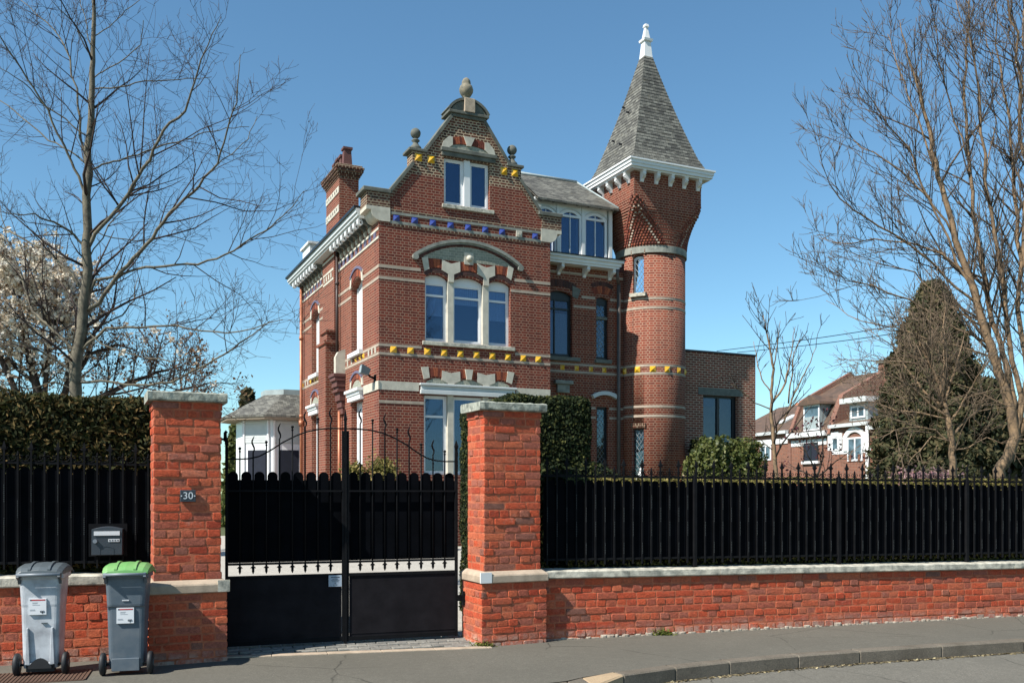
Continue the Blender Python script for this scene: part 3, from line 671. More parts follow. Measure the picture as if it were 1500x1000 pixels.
sstrips('string_course', 8.385, 8.45, [(.002, 4.35), (5.98, 9.78)], 'stone', -.02); sstrips('string_course', 8.62, 8.685, [(.002, 4.35), (5.98, 9.78)], 'stone', -.02)
sstrips('stone_band', 4.29, 4.53, [(-.03, 1.44)], 'stone', -.03)
for i, v in enumerate([.35+.47*k for k in range(9)] + [6.2+.47*k for k in range(8)]):
    hp('glazed_tile', MB().box(-.025, 0, v-.11, v+.11, 8.452, 8.618), 'lilac'); 
for i, v in enumerate([.3, .62, .95, 1.5, 1.85, 2.3, 2.75, 3.2, 3.6, 7.2, 7.6, 8.2, 8.6, 9.0, 9.5]):
    if v in (1.5, 1.85, 2.3, 3.6, 7.2, 7.6, 8.2, 9.5): stud(v, 5.39, 'yellow', 's', .075, .05)
    else: hp('stone_tile', MB().box(-.02, 0, v-.05, v+.05, 5.312, 5.468), 'stone')
# cornice with scroll brackets
cor = MB(); cor.box(-.37, .0, .63, 9.92, 9.06, 9.12); cor.box(-.42, .0, .63, 9.96, 9.12, 9.20); cor.box(-.46, 0, .63, 10.0, 9.20, 9.32); hp('eaves_cornice', cor, 'greywhite')
hp('eaves_gutter', MB().box(-.52, .02, .63, 10.06, 9.32, 9.385), 'darkframe')
hp('eaves_soffit', MB().box(-.04, 0, .46, 9.78, 8.90, 9.055), 'brick_dark')  # dark strip on the wall, paints the shade between the brackets
def scroll_bracket(v, w=.12):
    m = MB().prism([(0, 8.72), (-.04, 8.73), (-.05, 8.82), (-.09, 8.90), (-.18, 8.94), (-.30, 8.96), (-.30, 9.058), (0, 9.058)], 'y', v-w/2, v+w/2)
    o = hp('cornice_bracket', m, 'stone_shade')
    m = MB().tube([(-.315, v-w/2-.02, 8.955), (-.315, v+w/2+.02, 8.955)], .078, 12); m.box(-.385, -.28, v-w/2-.02, v+w/2+.02, 8.99, 9.057); sub('scroll', m, 'white', o)
    sub('scroll_eye', MB().tube([(-.315, v-w/2-.032, 8.955), (-.315, v-w/2-.018, 8.955)], .024, 8), 'ink', o); sub('bracket_foot', MB().prism([(0, 8.70), (-.05, 8.71), (-.075, 8.82), (-.04, 8.87), (0, 8.87)], 'y', v-w/2-.01, v+w/2+.01), 'stone', o)
    return o
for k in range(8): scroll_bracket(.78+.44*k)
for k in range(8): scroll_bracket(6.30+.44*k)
hp('chimney_breast', MB().box(-.12, 0, 4.4, 5.93, 6.4, 9.055), 'brick_side')
g = MB().box(-.13, 0, 4.5, 5.83, 8.20, 8.27); g.box(-.13, -.0, 4.5, 5.83, 8.50, 8.57); g.box(-.135, 0, 4.42, 5.9, 8.90, 8.96); hp('breast_panel', g, 'stone')
for k in range(4): hp('glazed_tile', MB().box(-.14, 0, 4.7+k*.3, 4.82+k*.3, 8.30, 8.46), 'stone')
# chimney above the eaves
ch = MB().box(.0, .62, 4.24, 5.93, 9.3, 11.345)
chim = hp('chimney', ch, 'brick_side')
sub('chimney_band', MB().box(-.02, .0, 4.26, 5.91, 10.28, 10.50).box(-.02, 0, 4.26, 5.91, 10.88, 11.08), 'stone', chim)
g = MB()
for k in range(6):
    for zz in (10.39, 10.98): g.box(-.03, -.018, 4.45+k*.25, 4.50+k*.25, zz-.04, zz+.04)
sub('band_openings', g, 'ink', chim)
g = MB()
for i, (o, z0, z1) in enumerate(((.02, 11.34, 11.40), (.05, 11.40, 11.47), (.09, 11.47, 11.54), (.13, 11.54, 11.62), (.15, 11.62, 11.70), (.10, 11.70, 11.76))): g.box(-o, .62+o, 4.24-o, 5.93+o, z0, z1)
sub('chimney_crown', g, 'brick_dark', chim, bevel=.012)
for k, (v, h_) in enumerate(((4.50, .64), (4.90, .52), (5.30, .54), (5.68, .50))):
    g = MB(); cx, r = .31, .14
    g.loft([[(cx-a, v-a, z), (cx+a, v-a, z), (cx+a, v+a, z), (cx-a, v+a, z)] for a, z in ((r+.02, 11.74), (r, 11.80), (r-.03, 11.74+h_-.08), (r+.01, 11.74+h_-.07), (r+.01, 11.74+h_))], smooth=False)
    sub('chimney_pot', g, 'terracotta', chim)
# lower stack on the side wall, corbel, bracket stone
st = MB().box(-.42, 0, 4.30, 5.25, -.5, 6.12); st.box(-.47, 0, 4.25, 5.3, 6.12, 6.22); st.box(-.36, 0, 4.36, 5.1, 6.22, 6.50); st.box(-.41, 0, 4.31, 5.15, 6.50, 6.58)
hp('side_stack', st, 'brick_side')
g = MB()
for i, (o, z0, z1) in enumerate(((.38, 5.02, 5.12), (.34, 4.90, 5.02), (.28, 4.72, 4.90), (.22, 4.64, 4.72), (.26, 4.56, 4.64), (.18, 4.30, 4.56), (.12, 4.1, 4.30), (.08, 3.9, 4.1))): g.box(-o, 0, 3.45+(.38-o)*.4, 4.1, z0, z1)
hp('stack_corbel', g, 'terracotta', bevel=.01)
hp('bracket_stone', MB().prism([(0, 5.12), (-.30, 5.12), (-.30, 5.62), (-.22, 5.78), (-.08, 5.86), (0, 5.86)], 'y', 3.5, 3.72), 'stone')
# pipes
hp('downpipe', MB().cyl((-.11, 9.25, 0), (-.11, 9.25, 8.9), .055).cyl((-.11, 9.25, 7.0), (-.11, 9.25, 7.12), .075).cyl((-.11, 9.25, 4.2), (-.11, 9.25, 4.3), .075).cyl((-.11, 9.25, 3.9), (-.11, 9.25, 4.1), .09), 'copper')
hp('downpipe', MB().cyl((-.10, 4.12, 5.1), (-.10, 4.12, 9.0), .05).cyl((-.10, 4.12, 7.95), (-.10, 4.12, 8.03), .07), 'brownpipe')
hp('downpipe', MB().cyl((-.10, 3.85, .3), (-.10, 3.85, 4.0), .05), 'copper')
hp('roof', MB().prism([(0.0, 9.40), (5.22, 9.40), (2.61, 11.55)], 'y', .5, 8.2), 'slate')
g = MB().box(-.35, .5, 6.8, 7.9, 9.55, 9.85); g.box(-.42, .5, 6.72, 7.98, 9.85, 9.93); hp('roof_dormer', g, 'white')
# ---- recessed wing
WV = 1.2
wing = hp('wing_wall', MB().box(5.221, 9.4, WV, 8.0, -.5, 8.56), 'brick_side')
c = MB(); arch_open(c, 5.75, 6.62, 5.72, 7.65, .12, .9, WV+.25); arch_open(c, 7.48, 7.93, 5.72, 7.62, .08, .9, WV+.25); c.box(7.50, 7.92, .9, WV+.25, 2.1, 4.22); cut(wing, c)
window(5.75, 6.62, 5.72, 7.66, WV+.12, transom=7.22, arch=.12, mat='darkframe', glass='glass_clear', mull=[6.05], t=.06, curt=[(5.8, 6.56, 5.8, 7.1)])
w2 = window(7.48, 7.93, 5.72, 7.62, WV+.10, arch=.08, mat='darkframe', glass='glass_dark', t=.05); sub('transom_stone', MB().box(7.45, 7.95, WV+.06, WV+.2, 7.0, 7.09), 'concrete', w2)
w3 = window(7.50, 7.92, 2.1, 4.22, WV+.10, mat='darkframe', glass='glass_dark', t=.05)
def lattice(par, x0, x1, z0, z1, y, step=.135, r=.006, asp=1.35):
    mb = MB(); H_ = z1-z0; W_ = x1-x0
    n = int((W_*asp + H_)/(step*asp))+2
    for k in range(-n, n+1):
        for s in (1, -1):
            # line z = z0 + s*asp*(x-x0) + k*step*asp
            pts = []
            for x in (x0, x1):
                z = z0 + s*asp*(x-x0) + k*step*asp; pts.append((x, z))
            (xa, za), (xb, zb) = pts
            def clip(xa, za, xb, zb):
                t0, t1 = 0., 1.; dz = zb-za
                for lim, sg in ((z0, 1), (z1, -1)):
                    fa, fb = sg*(za-lim), sg*(zb-lim)
                    if fa < 0 and fb < 0: return None
                    if fa < 0: t0 = max(t0, fa/(fa-fb))
                    elif fb < 0: t1 = min(t1, fa/(fa-fb))
                if t1-t0 < .02: return None
                return (xa+(xb-xa)*t0, za+dz*t0, xa+(xb-xa)*t1, za+dz*t1)
            q = clip(xa, za, xb, zb)
            if q: mb.tube([(q[0], y, q[1]), (q[2], y, q[3])], r, 3)
    return build('lead_lattice', mb, M['lead'], par, uv=False)
lattice(w2, 7.53, 7.88, 5.8, 7.55, WV+.122); lattice(w3, 7.55, 7.87, 2.2, 4.12, WV+.122)
for a, b, z0 in ((5.70, 6.86, 5.60), (7.42, 8.0, 5.60), (7.44, 7.98, 1.98)): hp('window_sill', MB().box(a, b, WV-.10, WV+.1, z0, z0+.11), 'concrete')
voussoirs('brick_arch', 6.18, 7.78, .50, .12, .22, 12, WV-.012, WV, 'voussoir_dark'); voussoirs('brick_arch', 7.70, 7.74, .26, .09, .22, 8, WV-.012, WV, 'voussoir')
voussoirs('brick_arch', 7.70, 7.97, .36, .09, .13, 11, WV-.012, WV, 'voussoir_dark')
hp('impost_stone', MB().prism([(6.62, 7.62), (6.80, 7.56), (6.92, 7.86), (6.62, 7.96)], 'y', WV-.02, WV), 'concrete')
hp('arched_hood', arc_slab(MB(), 7.76, 4.47, .42, .12, .12, WV-.14, WV), 'greywhite')
g = MB().box(5.95, 6.58, WV-.16, WV, 4.86, 4.98); g.box(6.05, 6.48, WV-.1, WV, 4.6, 4.86); hp('door_hood', g, 'stone_grey', bevel=.01)
for z0, z1, sp in ((8.32, 8.39, [(5.23, 8.6)]), (7.60, 7.68, [(6.95, 7.44), (8.0, 8.6)]), (7.29, 7.365, [(6.66, 7.46), (7.96, 8.6)]), (5.47, 5.545, [(5.23, 8.6)]), (5.235, 5.31, [(5.23, 8.6)]), (4.13, 4.2, [(6.9, 7.46), (7.96, 8.6)]), (3.83, 3.90, [(6.9, 7.46), (7.96, 8.6)])):
    for a, b in sp: hp('string_course', MB().box(a, b, WV-.008, WV, z0, z1), 'brick_pale')
for u in (6.27, 6.78, 7.29, 7.78): stud(u, 5.39, 'yellow', 'f', .075, .05, WV)
cor = MB().box(5.23, 8.12, .84, 1.9, 8.55, 8.62); cor.box(5.23, 8.17, .80, 1.9, 8.62, 8.72); cor.box(5.23, 8.24, .74, 1.9, 8.72, 8.80); hp('wing_cornice', cor, 'white')
hp('wing_gutter', MB().box(5.23, 8.29, .70, 1.2, 8.80, 8.83), 'darkframe')
def small_bracket(c, ax, h=.30, par=None, mat='white', out=.34, z=8.55, w=.10):
    """S-shaped console; c=(u,v) on the wall; ax = outward direction ('f','l','b','r')"""
    pr = [(0, -h), (.05, -h), (.08, -h*.75), (.16, -h*.62), (.20, -h*.55), (out-.06, -h*.50), (out, -h*.34), (out-.02, -h*.16), (out, -.02), (out, 0), (0, 0)]
    u, v = c; m = MB()
    if ax == 'f': m.prism([(v-a, z+b) for a, b in pr], 'x', u-w/2, u+w/2)
    if ax == 'b': m.prism([(v+a, z+b) for a, b in pr], 'x', u-w/2, u+w/2)
    if ax == 'l': m.prism([(u-a, z+b) for a, b in pr], 'y', v-w/2, v+w/2)
    if ax == 'r': m.prism([(u+a, z+b) for a, b in pr], 'y', v-w/2, v+w/2)
    return hp('cornice_bracket', m, mat)
for u in (6.12, 7.03, 7.96): small_bracket((u, WV), 'f')
hp('downpipe', MB().cyl((8.22, 1.05, -.2), (8.22, 1.05, 8.1), .06).tube([(8.22, 1.05, 8.1), (8.12, .95, 8.3), (8.05, .85, 8.55)], .05, 8), 'black_pipe')
# glazed attic dormer on the wing
hp('dormer_box', MB().box(5.24, 8.02, 1.42, 3.4, 8.8, 10.5), 'greywhite')
hp('dormer_fascia', MB().box(5.24, 8.02, 1.03, 1.42, 10.42, 10.53), 'greywhite')
for a, b in ((5.27, 6.0), (6.09, 6.88), (6.97, 7.80)):
    mb = MB(); frame_rect(mb, a, b, 8.83, 10.12, 1.08, 1.16, .07); hw = (b-a)/2
    hd = [(a, 10.42), (a, 10.05)] + [(x, z) for x, z in arc((a+b)/2, 10.05, hw-.07, .16, 10)][::-1] + [(b, 10.05), (b, 10.42)]
    mb.prism(hd, 'y', 1.075, 1.165); mb.box((a+b)/2-.012, (a+b)/2+.012, 1.09, 1.14, 8.9, 10.2)
    wd = hp('dormer_window', mb, 'upvc'); sub('pane', MB().box(a+.05, b-.05, 1.12, 1.126, 8.86, 10.3), 'glass', wd)
    sub('window_hood', arc_slab(MB(), (a+b)/2, 10.14, hw-.02, .15, .035, 1.04, 1.08), 'greywhite', wd)
g = MB()
for u in (6.045, 6.925, 7.91): g.box(u-.05, u+.05, 1.03, 1.42, 8.8, 10.42)
g.box(7.96, 8.02, 1.1, 1.42, 8.8, 10.42); hp('dormer_post', g, 'white')
hp('dormer_room', MB().box(5.26, 7.95, 1.40, 1.415, 8.82, 10.4), 'room')
g = MB(); e = .80
A_, B_, C_, D_ = (5.22, e, 10.45), (8.08, e, 10.45), (7.55, 2.6, 11.74), (5.22, 2.6, 11.74); E_, F_ = (5.22, 5.0, 10.5), (8.2, 5.0, 10.5)
g.add([A_, B_, C_, D_, E_, F_] + [(p[0], p[1], p[2]-.07) for p in (A_, B_, C_, D_, E_, F_)], [(0,1,2,3), (3,2,5,4), (1,5,2), (6,7,8,9), (9,8,11,10), (7,11,8), (0,1,7,6), (1,5,11,7)])
hp('wing_roof', g, 'slate')
hp('ridge_flashing', MB().tube([(5.22, 2.6, 11.76), (7.55, 2.6, 11.76)], .05, 6).tube([(7.55, 2.6, 11.76), (8.08, .82, 10.47)], .03, 6), 'zinc')
g = MB()
for k in range(7): g.box(5.4+k*.42, 5.46+k*.42, .86, 1.05, 10.42, 10.46)
hp('rafter_end', g, 'stone_grey')
# ---- tower
TX, TY, TR = 9.58, 1.26, 1.105
n = 64
circ = lambda r, z, cx=TX, cy=TY, n=n: [(cx + r*math.cos(2*math.pi*i/n), cy + r*math.sin(2*math.pi*i/n), z) for i in range(n)]
tw_ = hp('tower_wall', MB().loft([circ(TR, -.5), circ(TR, 9.06)]), 'brick_plain', cyl=(TX, TY, TR))
wa = 8.97     # centre of the slit windows along u
def yon(u): return TY - math.sqrt(max(0, TR*TR - (u-TX)**2))
wy = yon(9.15)
def rotmb(mb, cx, cy, ang):
    ca, sa = math.cos(ang), math.sin(ang); mb.v = [(cx + x*ca - y*sa, cy + x*sa + y*ca, z) for x, y, z in mb.v]; return mb
TA = R(-144.6) + math.pi/2
c = MB(); arch_open(c, -.18, .18, 7.80, 8.96, .07, -TR-.2, -TR+.20); c.box(-.18, .18, -TR-.2, -TR+.20, 2.0, 3.52); rotmb(c, TX, TY, TA); cut(tw_, c, cyl=(TX, TY, TR))
def tower_window(z0, z1, arch, mat, lat_to):
    mb = MB(); y = -TR+.11
    frame_rect(mb, -.18, .18, z0, z1, y, y+.05, .035)
    if arch: mb.prism([(-.18, z1-.01), (.18, z1-.01)] + arc(0, z1, .18, arch), 'y', y, y+.05)
    o = hp('window', rotmb(mb, TX, TY, TA), mat)
    sub('pane', rotmb(MB().box(-.16, .16, y+.02, y+.026, z0+.02, z1-.02), TX, TY, TA), 'glass_dark' if mat == 'darkframe' else 'glass_tower', o)
    l = lattice(o, -.14, .14, z0+.04, z1-.03, y+.012, step=.13, asp=1.5)
    me = l.data
    for v in me.vertices: 
        x, yy = v.co.x, v.co.y; v.co.x = TX + x*math.cos(TA) - yy*math.sin(TA); v.co.y = TY + x*math.sin(TA) + yy*math.cos(TA)
    return o
M['glass_tower'] = glassmat('leaded_glass', .55, tint=(.85, .92, .98))
tower_window(7.80, 8.93, .06, 'upvc', 1); tower_window(2.0, 3.52, 0, 'darkframe', 1)
hp('window_sill', rotmb(MB().box(-.27, .27, -TR-.10, -TR+.12, 7.69, 7.80), TX, TY, TA), 'coping'); hp('window_sill', rotmb(MB().box(-.26, .26, -TR-.10, -TR+.12, 1.9, 2.0), TX, TY, TA), 'coping')
for zt in (9.0, 3.52):
    mb = MB()
    for k in range(8):
        a = -.22 + .44*k/7; z = zt + .03 + (.05 if zt > 5 else .0)*(1-(a/.22)**2)
        mb.box(a-.022, a+.022, -TR-.03, -TR+.1, z, z+.14)
    hp('brick_arch', rotmb(mb, TX, TY, TA), 'brick_dark')
def ring(name, z0, z1, o, mat, excl=None):
    mb = MB(); n = 72
    for i in range(n):
        a0, a1 = 2*math.pi*i/n, 2*math.pi*(i+1)/n
        p = [(TX+math.cos(a)*r, TY+math.sin(a)*r) for r, a in ((TR-.02, a0), (TR+o, a0), (TR+o, a1), (TR-.02, a1))]
        if excl and any(abs(((math.degrees(a0) - e + 180) % 360) - 180) < w_ for e, w_ in excl): continue
        mb.prism(p, 'z', z0, z1)
    return hp(name, mb, mat)
for z0, z1 in ((7.585, 7.66), (7.29, 7.365), (5.47, 5.545), (5.225, 5.30), (4.18, 4.255), (3.88, 3.955)): ring('string_course', z0, z1, .008, 'brick_pale')
ring('stone_band', 9.06, 9.27, .05, 'stone_grey')
for d in (-200, -172.5, -146, -120.4, -96.1, -71.3, -46):
    a = R(d) + math.pi/2; s = .095
    mb = MB(); vs = [(-s, -TR-.008, 5.385-s), (s, -TR-.008, 5.385-s), (s, -TR-.008, 5.385+s), (-s, -TR-.008, 5.385+s), (0, -TR-.07, 5.385)]
    mb.add(vs, [(0,1,2,3), (0,1,4), (1,2,4), (2,3,4), (3,0,4)]); hp('ceramic_stud', rotmb(mb, TX, TY, a), 'yellow')
SX, SY, SH = 9.385, 1.26, 1.26
def sq_r(a, h=SH): return h / max(abs(math.cos(a)), abs(math.sin(a)))
rings = []; nA = 96; z = 9.27; nst = 18
for k in range(nst+1):
    t = k/nst; zz = 9.27 + t*1.43
    for dz in (0, .001):
        tt = min(1, t + (0 if dz == 0 else 1/nst)); rr = []
        cx = TX*(1-tt) + SX*tt
        for i in range(nA):
            a = 2*math.pi*i/nA + math.pi/4/1 * 0
            sqr = sq_r(a); # flat faces reach full width early, corners late
            corner = (sqr/SH - 1)/.4142
            # corners come out from a chamfer that narrows upwards
            r = TR + .02 + (SH - TR - .02)*min(1, tt*1.6) if corner < .001 else None
            lim = 1.06*SH + (1.42*SH - 1.06*SH)*tt**1.15
            r = min(sqr, lim) ; r = r if tt > 0 else TR + .02
            base = TR + .03; r = base + (r - base)*min(1, tt*1.25)
            rr.append((cx + r*math.cos(a), SY + r*math.sin(a), zz + dz))
        rings.append(rr)
rings.append([(SX + sq_r(2*math.pi*i/nA)*math.cos(2*math.pi*i/nA), SY + sq_r(2*math.pi*i/nA)*math.sin(2*math.pi*i/nA), 11.42) for i in range(nA)])
hp('tower_head', MB().loft(rings, smooth=False), 'brick_plain')
# chequer of projecting headers on the two visible corbelled corners
for cdeg in (-135, -45, 135):
    g = MB(); gp = MB(); dth = R(4.6)
    for k in range(18):
        t = k/18; tt = min(1, t + .5/18); zz = 9.31 + t*1.40; half = R(31)*(1-t); m = int(half/dth); cx = TX*(1-tt) + SX*tt
        for j in range(-m-1, m+2):
            an = R(cdeg) + (j + (.5 if k % 2 else 0))*dth
            if abs(an - R(cdeg)) > half + R(2): continue
            sqr = sq_r(an); lim = 1.06*SH + .36*SH*tt**1.15; r = min(sqr, lim); base = TR+.03; r = base + (r-base)*min(1, tt*1.25)
            x, y = cx + r*math.cos(an), SY + r*math.sin(an)
            b = MB().box(-.030, .030, -.06 if cdeg == -135 else -.025, .03, -.026, .026); rotmb(b, x, y, an + math.pi/2); b.v = [(p[0], p[1], p[2]+zz+.04) for p in b.v]
            edge = abs(abs(an - R(cdeg)) - R(21)*(1-k/14)) < dth*.52 and k < 14
            (gp if edge else g).add(b.v, b.f)
    hp('corbel_bricks', g, 'corbel'); hp('corbel_stones', gp, 'brick_pale')
cor = MB()
for o, z0, z1 in ((.20, 11.42, 11.47), (.26, 11.47, 11.56), (.29, 11.56, 11.66), (.33, 11.66, 11.71)): cor.box(SX-SH-o, SX+SH+o, SY-SH-o, SY+SH+o, z0, z1)
hp('tower_cornice', cor, 'white')
for k in range(5):
    q = -SH + .27 + k*(2*SH-.54+.12)/4 + .0
    for ax, c_ in (('f', (SX+q, SY-SH)), ('b', (SX+q, SY+SH)), ('l', (SX-SH, SY+q)), ('r', (SX+SH, SY+q))): small_bracket(c_, ax, h=.33, out=.20, z=11.42, w=.11)
def sqring(h, z, cx=SX, cy=SY): return [(cx-h, cy-h, z), (cx+h, cy-h, z), (cx+h, cy+h, z), (cx-h, cy+h, z)]
spr = []
h0, h1 = SH+.07, .14
nn = 34
for k in range(nn):   # courses of slates, each lapping the one below
    t0 = k/nn; t1 = (k+1)/nn
    fl = lambda t: h0 + (h1-h0)*t + .05*math.sin(math.pi*t)*-1 + .06*max(0, .12-t)/.12
    spr.append(sqring(fl(t0) + .016, 11.71 + 3.97*t0)); spr.append(sqring(fl(t1) + .004, 11.71 + 3.97*t1))
hp('spire', MB().loft(spr, smooth=False), 'slate')
g = MB().loft([sqring(.16, 15.62), sqring(.15, 15.70), sqring(.11, 16.14), sqring(.16, 16.17), sqring(.17, 16.24), sqring(.10, 16.27), sqring(.045, 16.62), sqring(.075, 16.66), sqring(.06, 16.74), sqring(.02, 16.77)], smooth=False)
hp('spire_finial', g, 'white')
for (dx, z) in ((-.0, 13.1), (-.25, 13.8), (-.1, 14.2), (.02, 12.6)):
    pass
# small roof hooks on the left slope of the spire
for v, t in ((-.2, .22), (.4, .30), (-.1, .50), (.3, .58)):
    hh = h0 + (h1-h0)*t; z = 11.71 + 3.97*t
    if abs(v) < hh: hp('roof_hook', MB().box(SX-hh-.08, SX-hh+.02, SY+v-.02, SY+v+.02, z, z+.05), 'ink')
# ================================================================= ANNEX
an = thing('brick_annex', 'low flat roofed brown brick annex with one dark framed window beside the round tower', 'building', H)
AV = .9
aw = build('wall', MB().box(10.2, 13.58, AV, 6.5, -.5, 6.14), M['brick_annex'], an)
cut(aw, MB().box(11.40, 12.86, .5, AV+.4, 3.0, 4.74))
build('roof_edge', MB().box(10.2, 13.62, AV-.04, 6.54, 6.14, 6.20), M['darkframe'], an)
build('lintel', MB().box(11.20, 13.02, AV-.012, AV+.1, 4.741, 4.98), M['concrete'], an)
mb = MB(); frame_rect(mb, 11.40, 12.86, 3.0, 4.74, AV+.16, AV+.24, .07); mb.box(12.07, 12.17, AV+.15, AV+.23, 3.07, 4.67); mb.box(12.72, 12.80, AV+.155, AV+.23, 3.07, 4.67)
aww = build('window', mb, M['darkframe'], an); build('pane', MB().box(11.45, 12.81, AV+.195, AV+.2, 3.05, 4.7), M['glass_clear'], aww)
build('room_backing', MB().box(11.41, 12.85, AV+.385, AV+.39, 3.01, 4.73), M['floor_room'], an)
build('window_blind', MB().box(11.45, 12.05, AV+.3, AV+.31, 4.4, 4.7), M['lilac'], aww)
build('garden_step', MB().box(10.1, 11.4, AV-.5, AV-.02, 1.0, 2.42).box(10.1, 11.8, AV-.9, AV-.5, 1.0, 2.15), M['plinthstone'], an)

# ================================================================= CONSERVATORY
cv = thing('conservatory', 'white octagonal garden room with grey slate roof and half lowered roller shutters behind the house', 'garden room', H)
V0 = 9.9; uB0 = F(397, 600, V0)[0]; uB1 = F(441, 600, V0)[0]+.1
foot = [(uB1+.3, V0), (uB0, V0), (uB0-.95, V0+.95), (uB0-.95, V0+2.4), (uB0, V0+3.35), (uB1+.3, V0+3.35)]
def offs(pts, o):
    cx = uB1+.3; cy = V0+1.675; out = []
    for x, y in pts: out.append((x if x > uB1 else cx + (x-cx)*(1+o), cy + (y-cy)*(1+o)))
    return out
build('wall', MB().prism(offs(foot, -.03), 'z', 0.5, 4.15), M['upvc'], cv)
eo = offs(foot, .22); ti = offs(foot, -.66)
g = MB(); g.loft([[(x, y, 4.22) for x, y in eo], [(x, y, 4.30) for x, y in eo], [(x, y, 4.5) for x, y in offs(foot, .08)], [(x, y, 5.15) for x, y in offs(foot, -.38)]], smooth=False); build('roof', g, M['slate'], cv)
build('roof_crown', MB().prism(offs(foot, -.39), 'z', 5.15, 5.34), M['zinc'], cv)
build('eaves_soffit', MB().prism(offs(foot, .20), 'z', 4.15, 4.22), M['plinthstone'], cv)
def wall_panel(name, p, q, a, b, z0, z1, o, mat, par):
    """box on the wall line p->q between fractions a,b, proud by o"""
    P, Q = Vector((*p, 0)), Vector((*q, 0)); d = (Q-P); n = Vector((d.y, -d.x, 0)).normalized(); n = -n if n.dot(Vector((uB1, V0+1.7, 0))-P) > 0 else n
    A = P + d*a; B = P + d*b; m = MB()
    m.prism([(A.x, A.y), (B.x, B.y), (B.x+n.x*o, B.y+n.y*o), (A.x+n.x*o, A.y+n.y*o)], 'z', z0, z1); return build(name, m, M[mat], par)
fo = offs(foot, -.03)
for p, q, gap in ((fo[1], fo[0], (.06, .72)), (fo[2], fo[1], (.12, .88))):
    s = wall_panel('shutter', p, q, gap[0], gap[1], 3.30, 4.10, .05, 'greywhite', cv)
    mm = MB()
    for k in range(12):
        pass
    a, b = gap; wall_panel('window', p, q, a, b, 1.2, 3.28, .035, 'upvc', cv)
    wn = wall_panel('pane', p, q, a+.1, b-.05, 1.3, 3.05, .045, 'room', cv)
    for t in (a-.04, b): wall_panel('post', p, q, t, t+.05, .6, 4.12, .09, 'upvc', cv)
    for k in range(9): wall_panel('shutter_slat', p, q, gap[0]+.01, gap[1]-.01, 3.33+k*.085, 3.40+k*.085, .058, 'greywhite', s)

# ================================================================= STREET WALLS, PIERS
def brickwork(mb, o, du, dn, L, z0, z1, course=.0755, ll=.225, prot=.005, rd=random, tilt=0.0, ext=0.0, jit=.0030, ragged=False):
    """individually laid bricks on a vertical face. o origin (x,y), du unit along, dn unit outward"""
    nC = int(round((z1-z0)/course)); ch = (z1-z0)/nC; mt = .011
    for c_ in range(nC):
        head = (c_ % 2 == 1); w_ = ll/2 if head else ll; x = -ext - (0 if c_ % 2 == 0 else 0) - (w_*.5 if (c_ // 2) % 2 else 0)
        first = True
        while x < L + ext - .01:
            ww = w_
            if rd.random() < .12: ww = ll/2 if not head else ll*.75
            ww *= rd.uniform(.95, 1.05)
            a = max(x, -ext); b = min(x + ww - mt, L + ext); x += ww
            if b - a < .02: continue
            p = prot * rd.uniform(.15, 1.0) + (.006 if rd.random() < .12 else 0); zt = rd.uniform(-.003, .003)
            za, zb = z0 + c_*ch + mt*.5 + zt, z0 + (c_+1)*ch - mt*.5 + zt*.5 - rd.choice((0, 0, .003))
            nl = 4 if b - a > .12 else 3; cc = lambda: rd.uniform(.003, .009)
            P = [(a+cc(), za)] + [(a+(b-a)*k/nl, za + rd.uniform(-jit, jit)) for k in range(1, nl)] + [(b-cc(), za), (b, za+cc()), (b + rd.uniform(-jit, jit), (za+zb)/2), (b, zb-cc()), (b-cc(), zb)]
            P += [(b-(b-a)*k/nl, zb + rd.uniform(-jit, jit)) for k in range(1, nl)] + [(a+cc(), zb), (a, zb-cc()), (a + rd.uniform(-jit, jit), (za+zb)/2), (a, za+cc())]
            cx_, cz_ = (a+b)/2, (za+zb)/2; vs = []; n = len(P); tw_x, tw_z = rd.uniform(-.012, .012), rd.uniform(-.03, .03)
            for dep, ins in ((-.006, 0), (p, .0035)):
                for (xx, zz) in P:
                    X = xx + (ins if xx < cx_ else -ins); Zq = zz + (ins if zz < cz_ else -ins)
                    D = dep if dep < 0 else dep + rd.uniform(-.0008, .0008) + (xx-cx_)*tw_x + (zz-cz_)*tw_z
                    vs.append((o[0]+du[0]*X+dn[0]*D, o[1]+du[1]*X+dn[1]*D, Zq + tilt*X))
            vs.append((o[0]+du[0]*cx_+dn[0]*(p+.0012), o[1]+du[1]*cx_+dn[1]*(p+.0012), cz_ + tilt*cx_))
            mb.add(vs, [(n+k, n+(k+1) % n, 2*n) for k in range(n)] + [(k, (k+1) % n, n+(k+1) % n, n+k) for k in range(n)])
def brick_thing_faces(par, name, faces, rd):
    mb = MB()
    for (o, du, dn, L, z0, z1, tilt, ext) in faces: brickwork(mb, o, du, dn, L, z0, z1, rd=rd, tilt=tilt, ext=ext)
    return build(name, mb, M['street'], par, uv=False)
def slab_irreg(mb, x0, x1, y0, y1, z0, z1, n=12, rd=random, tilt=0., amp=.004):
    """a coping stone with chipped, uneven arrises"""
    rings = []
    for i in range(n+1):
        x = x0 + (x1-x0)*i/n; tz = tilt*x; b = .012
        a = lambda: rd.uniform(-amp, amp)
        rings.append([(x, y0+a(), z0+tz+b), (x, y0+b+a(), z0+tz), (x, y1-b, z0+tz), (x, y1+a(), z0+tz+b), (x, y1+a(), z1+tz-b), (x, y1-b*1.5, z1+tz+a()), (x, y0+b*1.5, z1+tz+a()), (x, y0+a(), z1+tz-b)])
    mb.loft(rings, smooth=False); return mb
for cc_ in (0,): rd = random.Random(11)
PR = Frame(-.294, 8.96, 25); PLF = Frame(-2.54 - .906*.66, 8.24 - .4226*.66, 25)
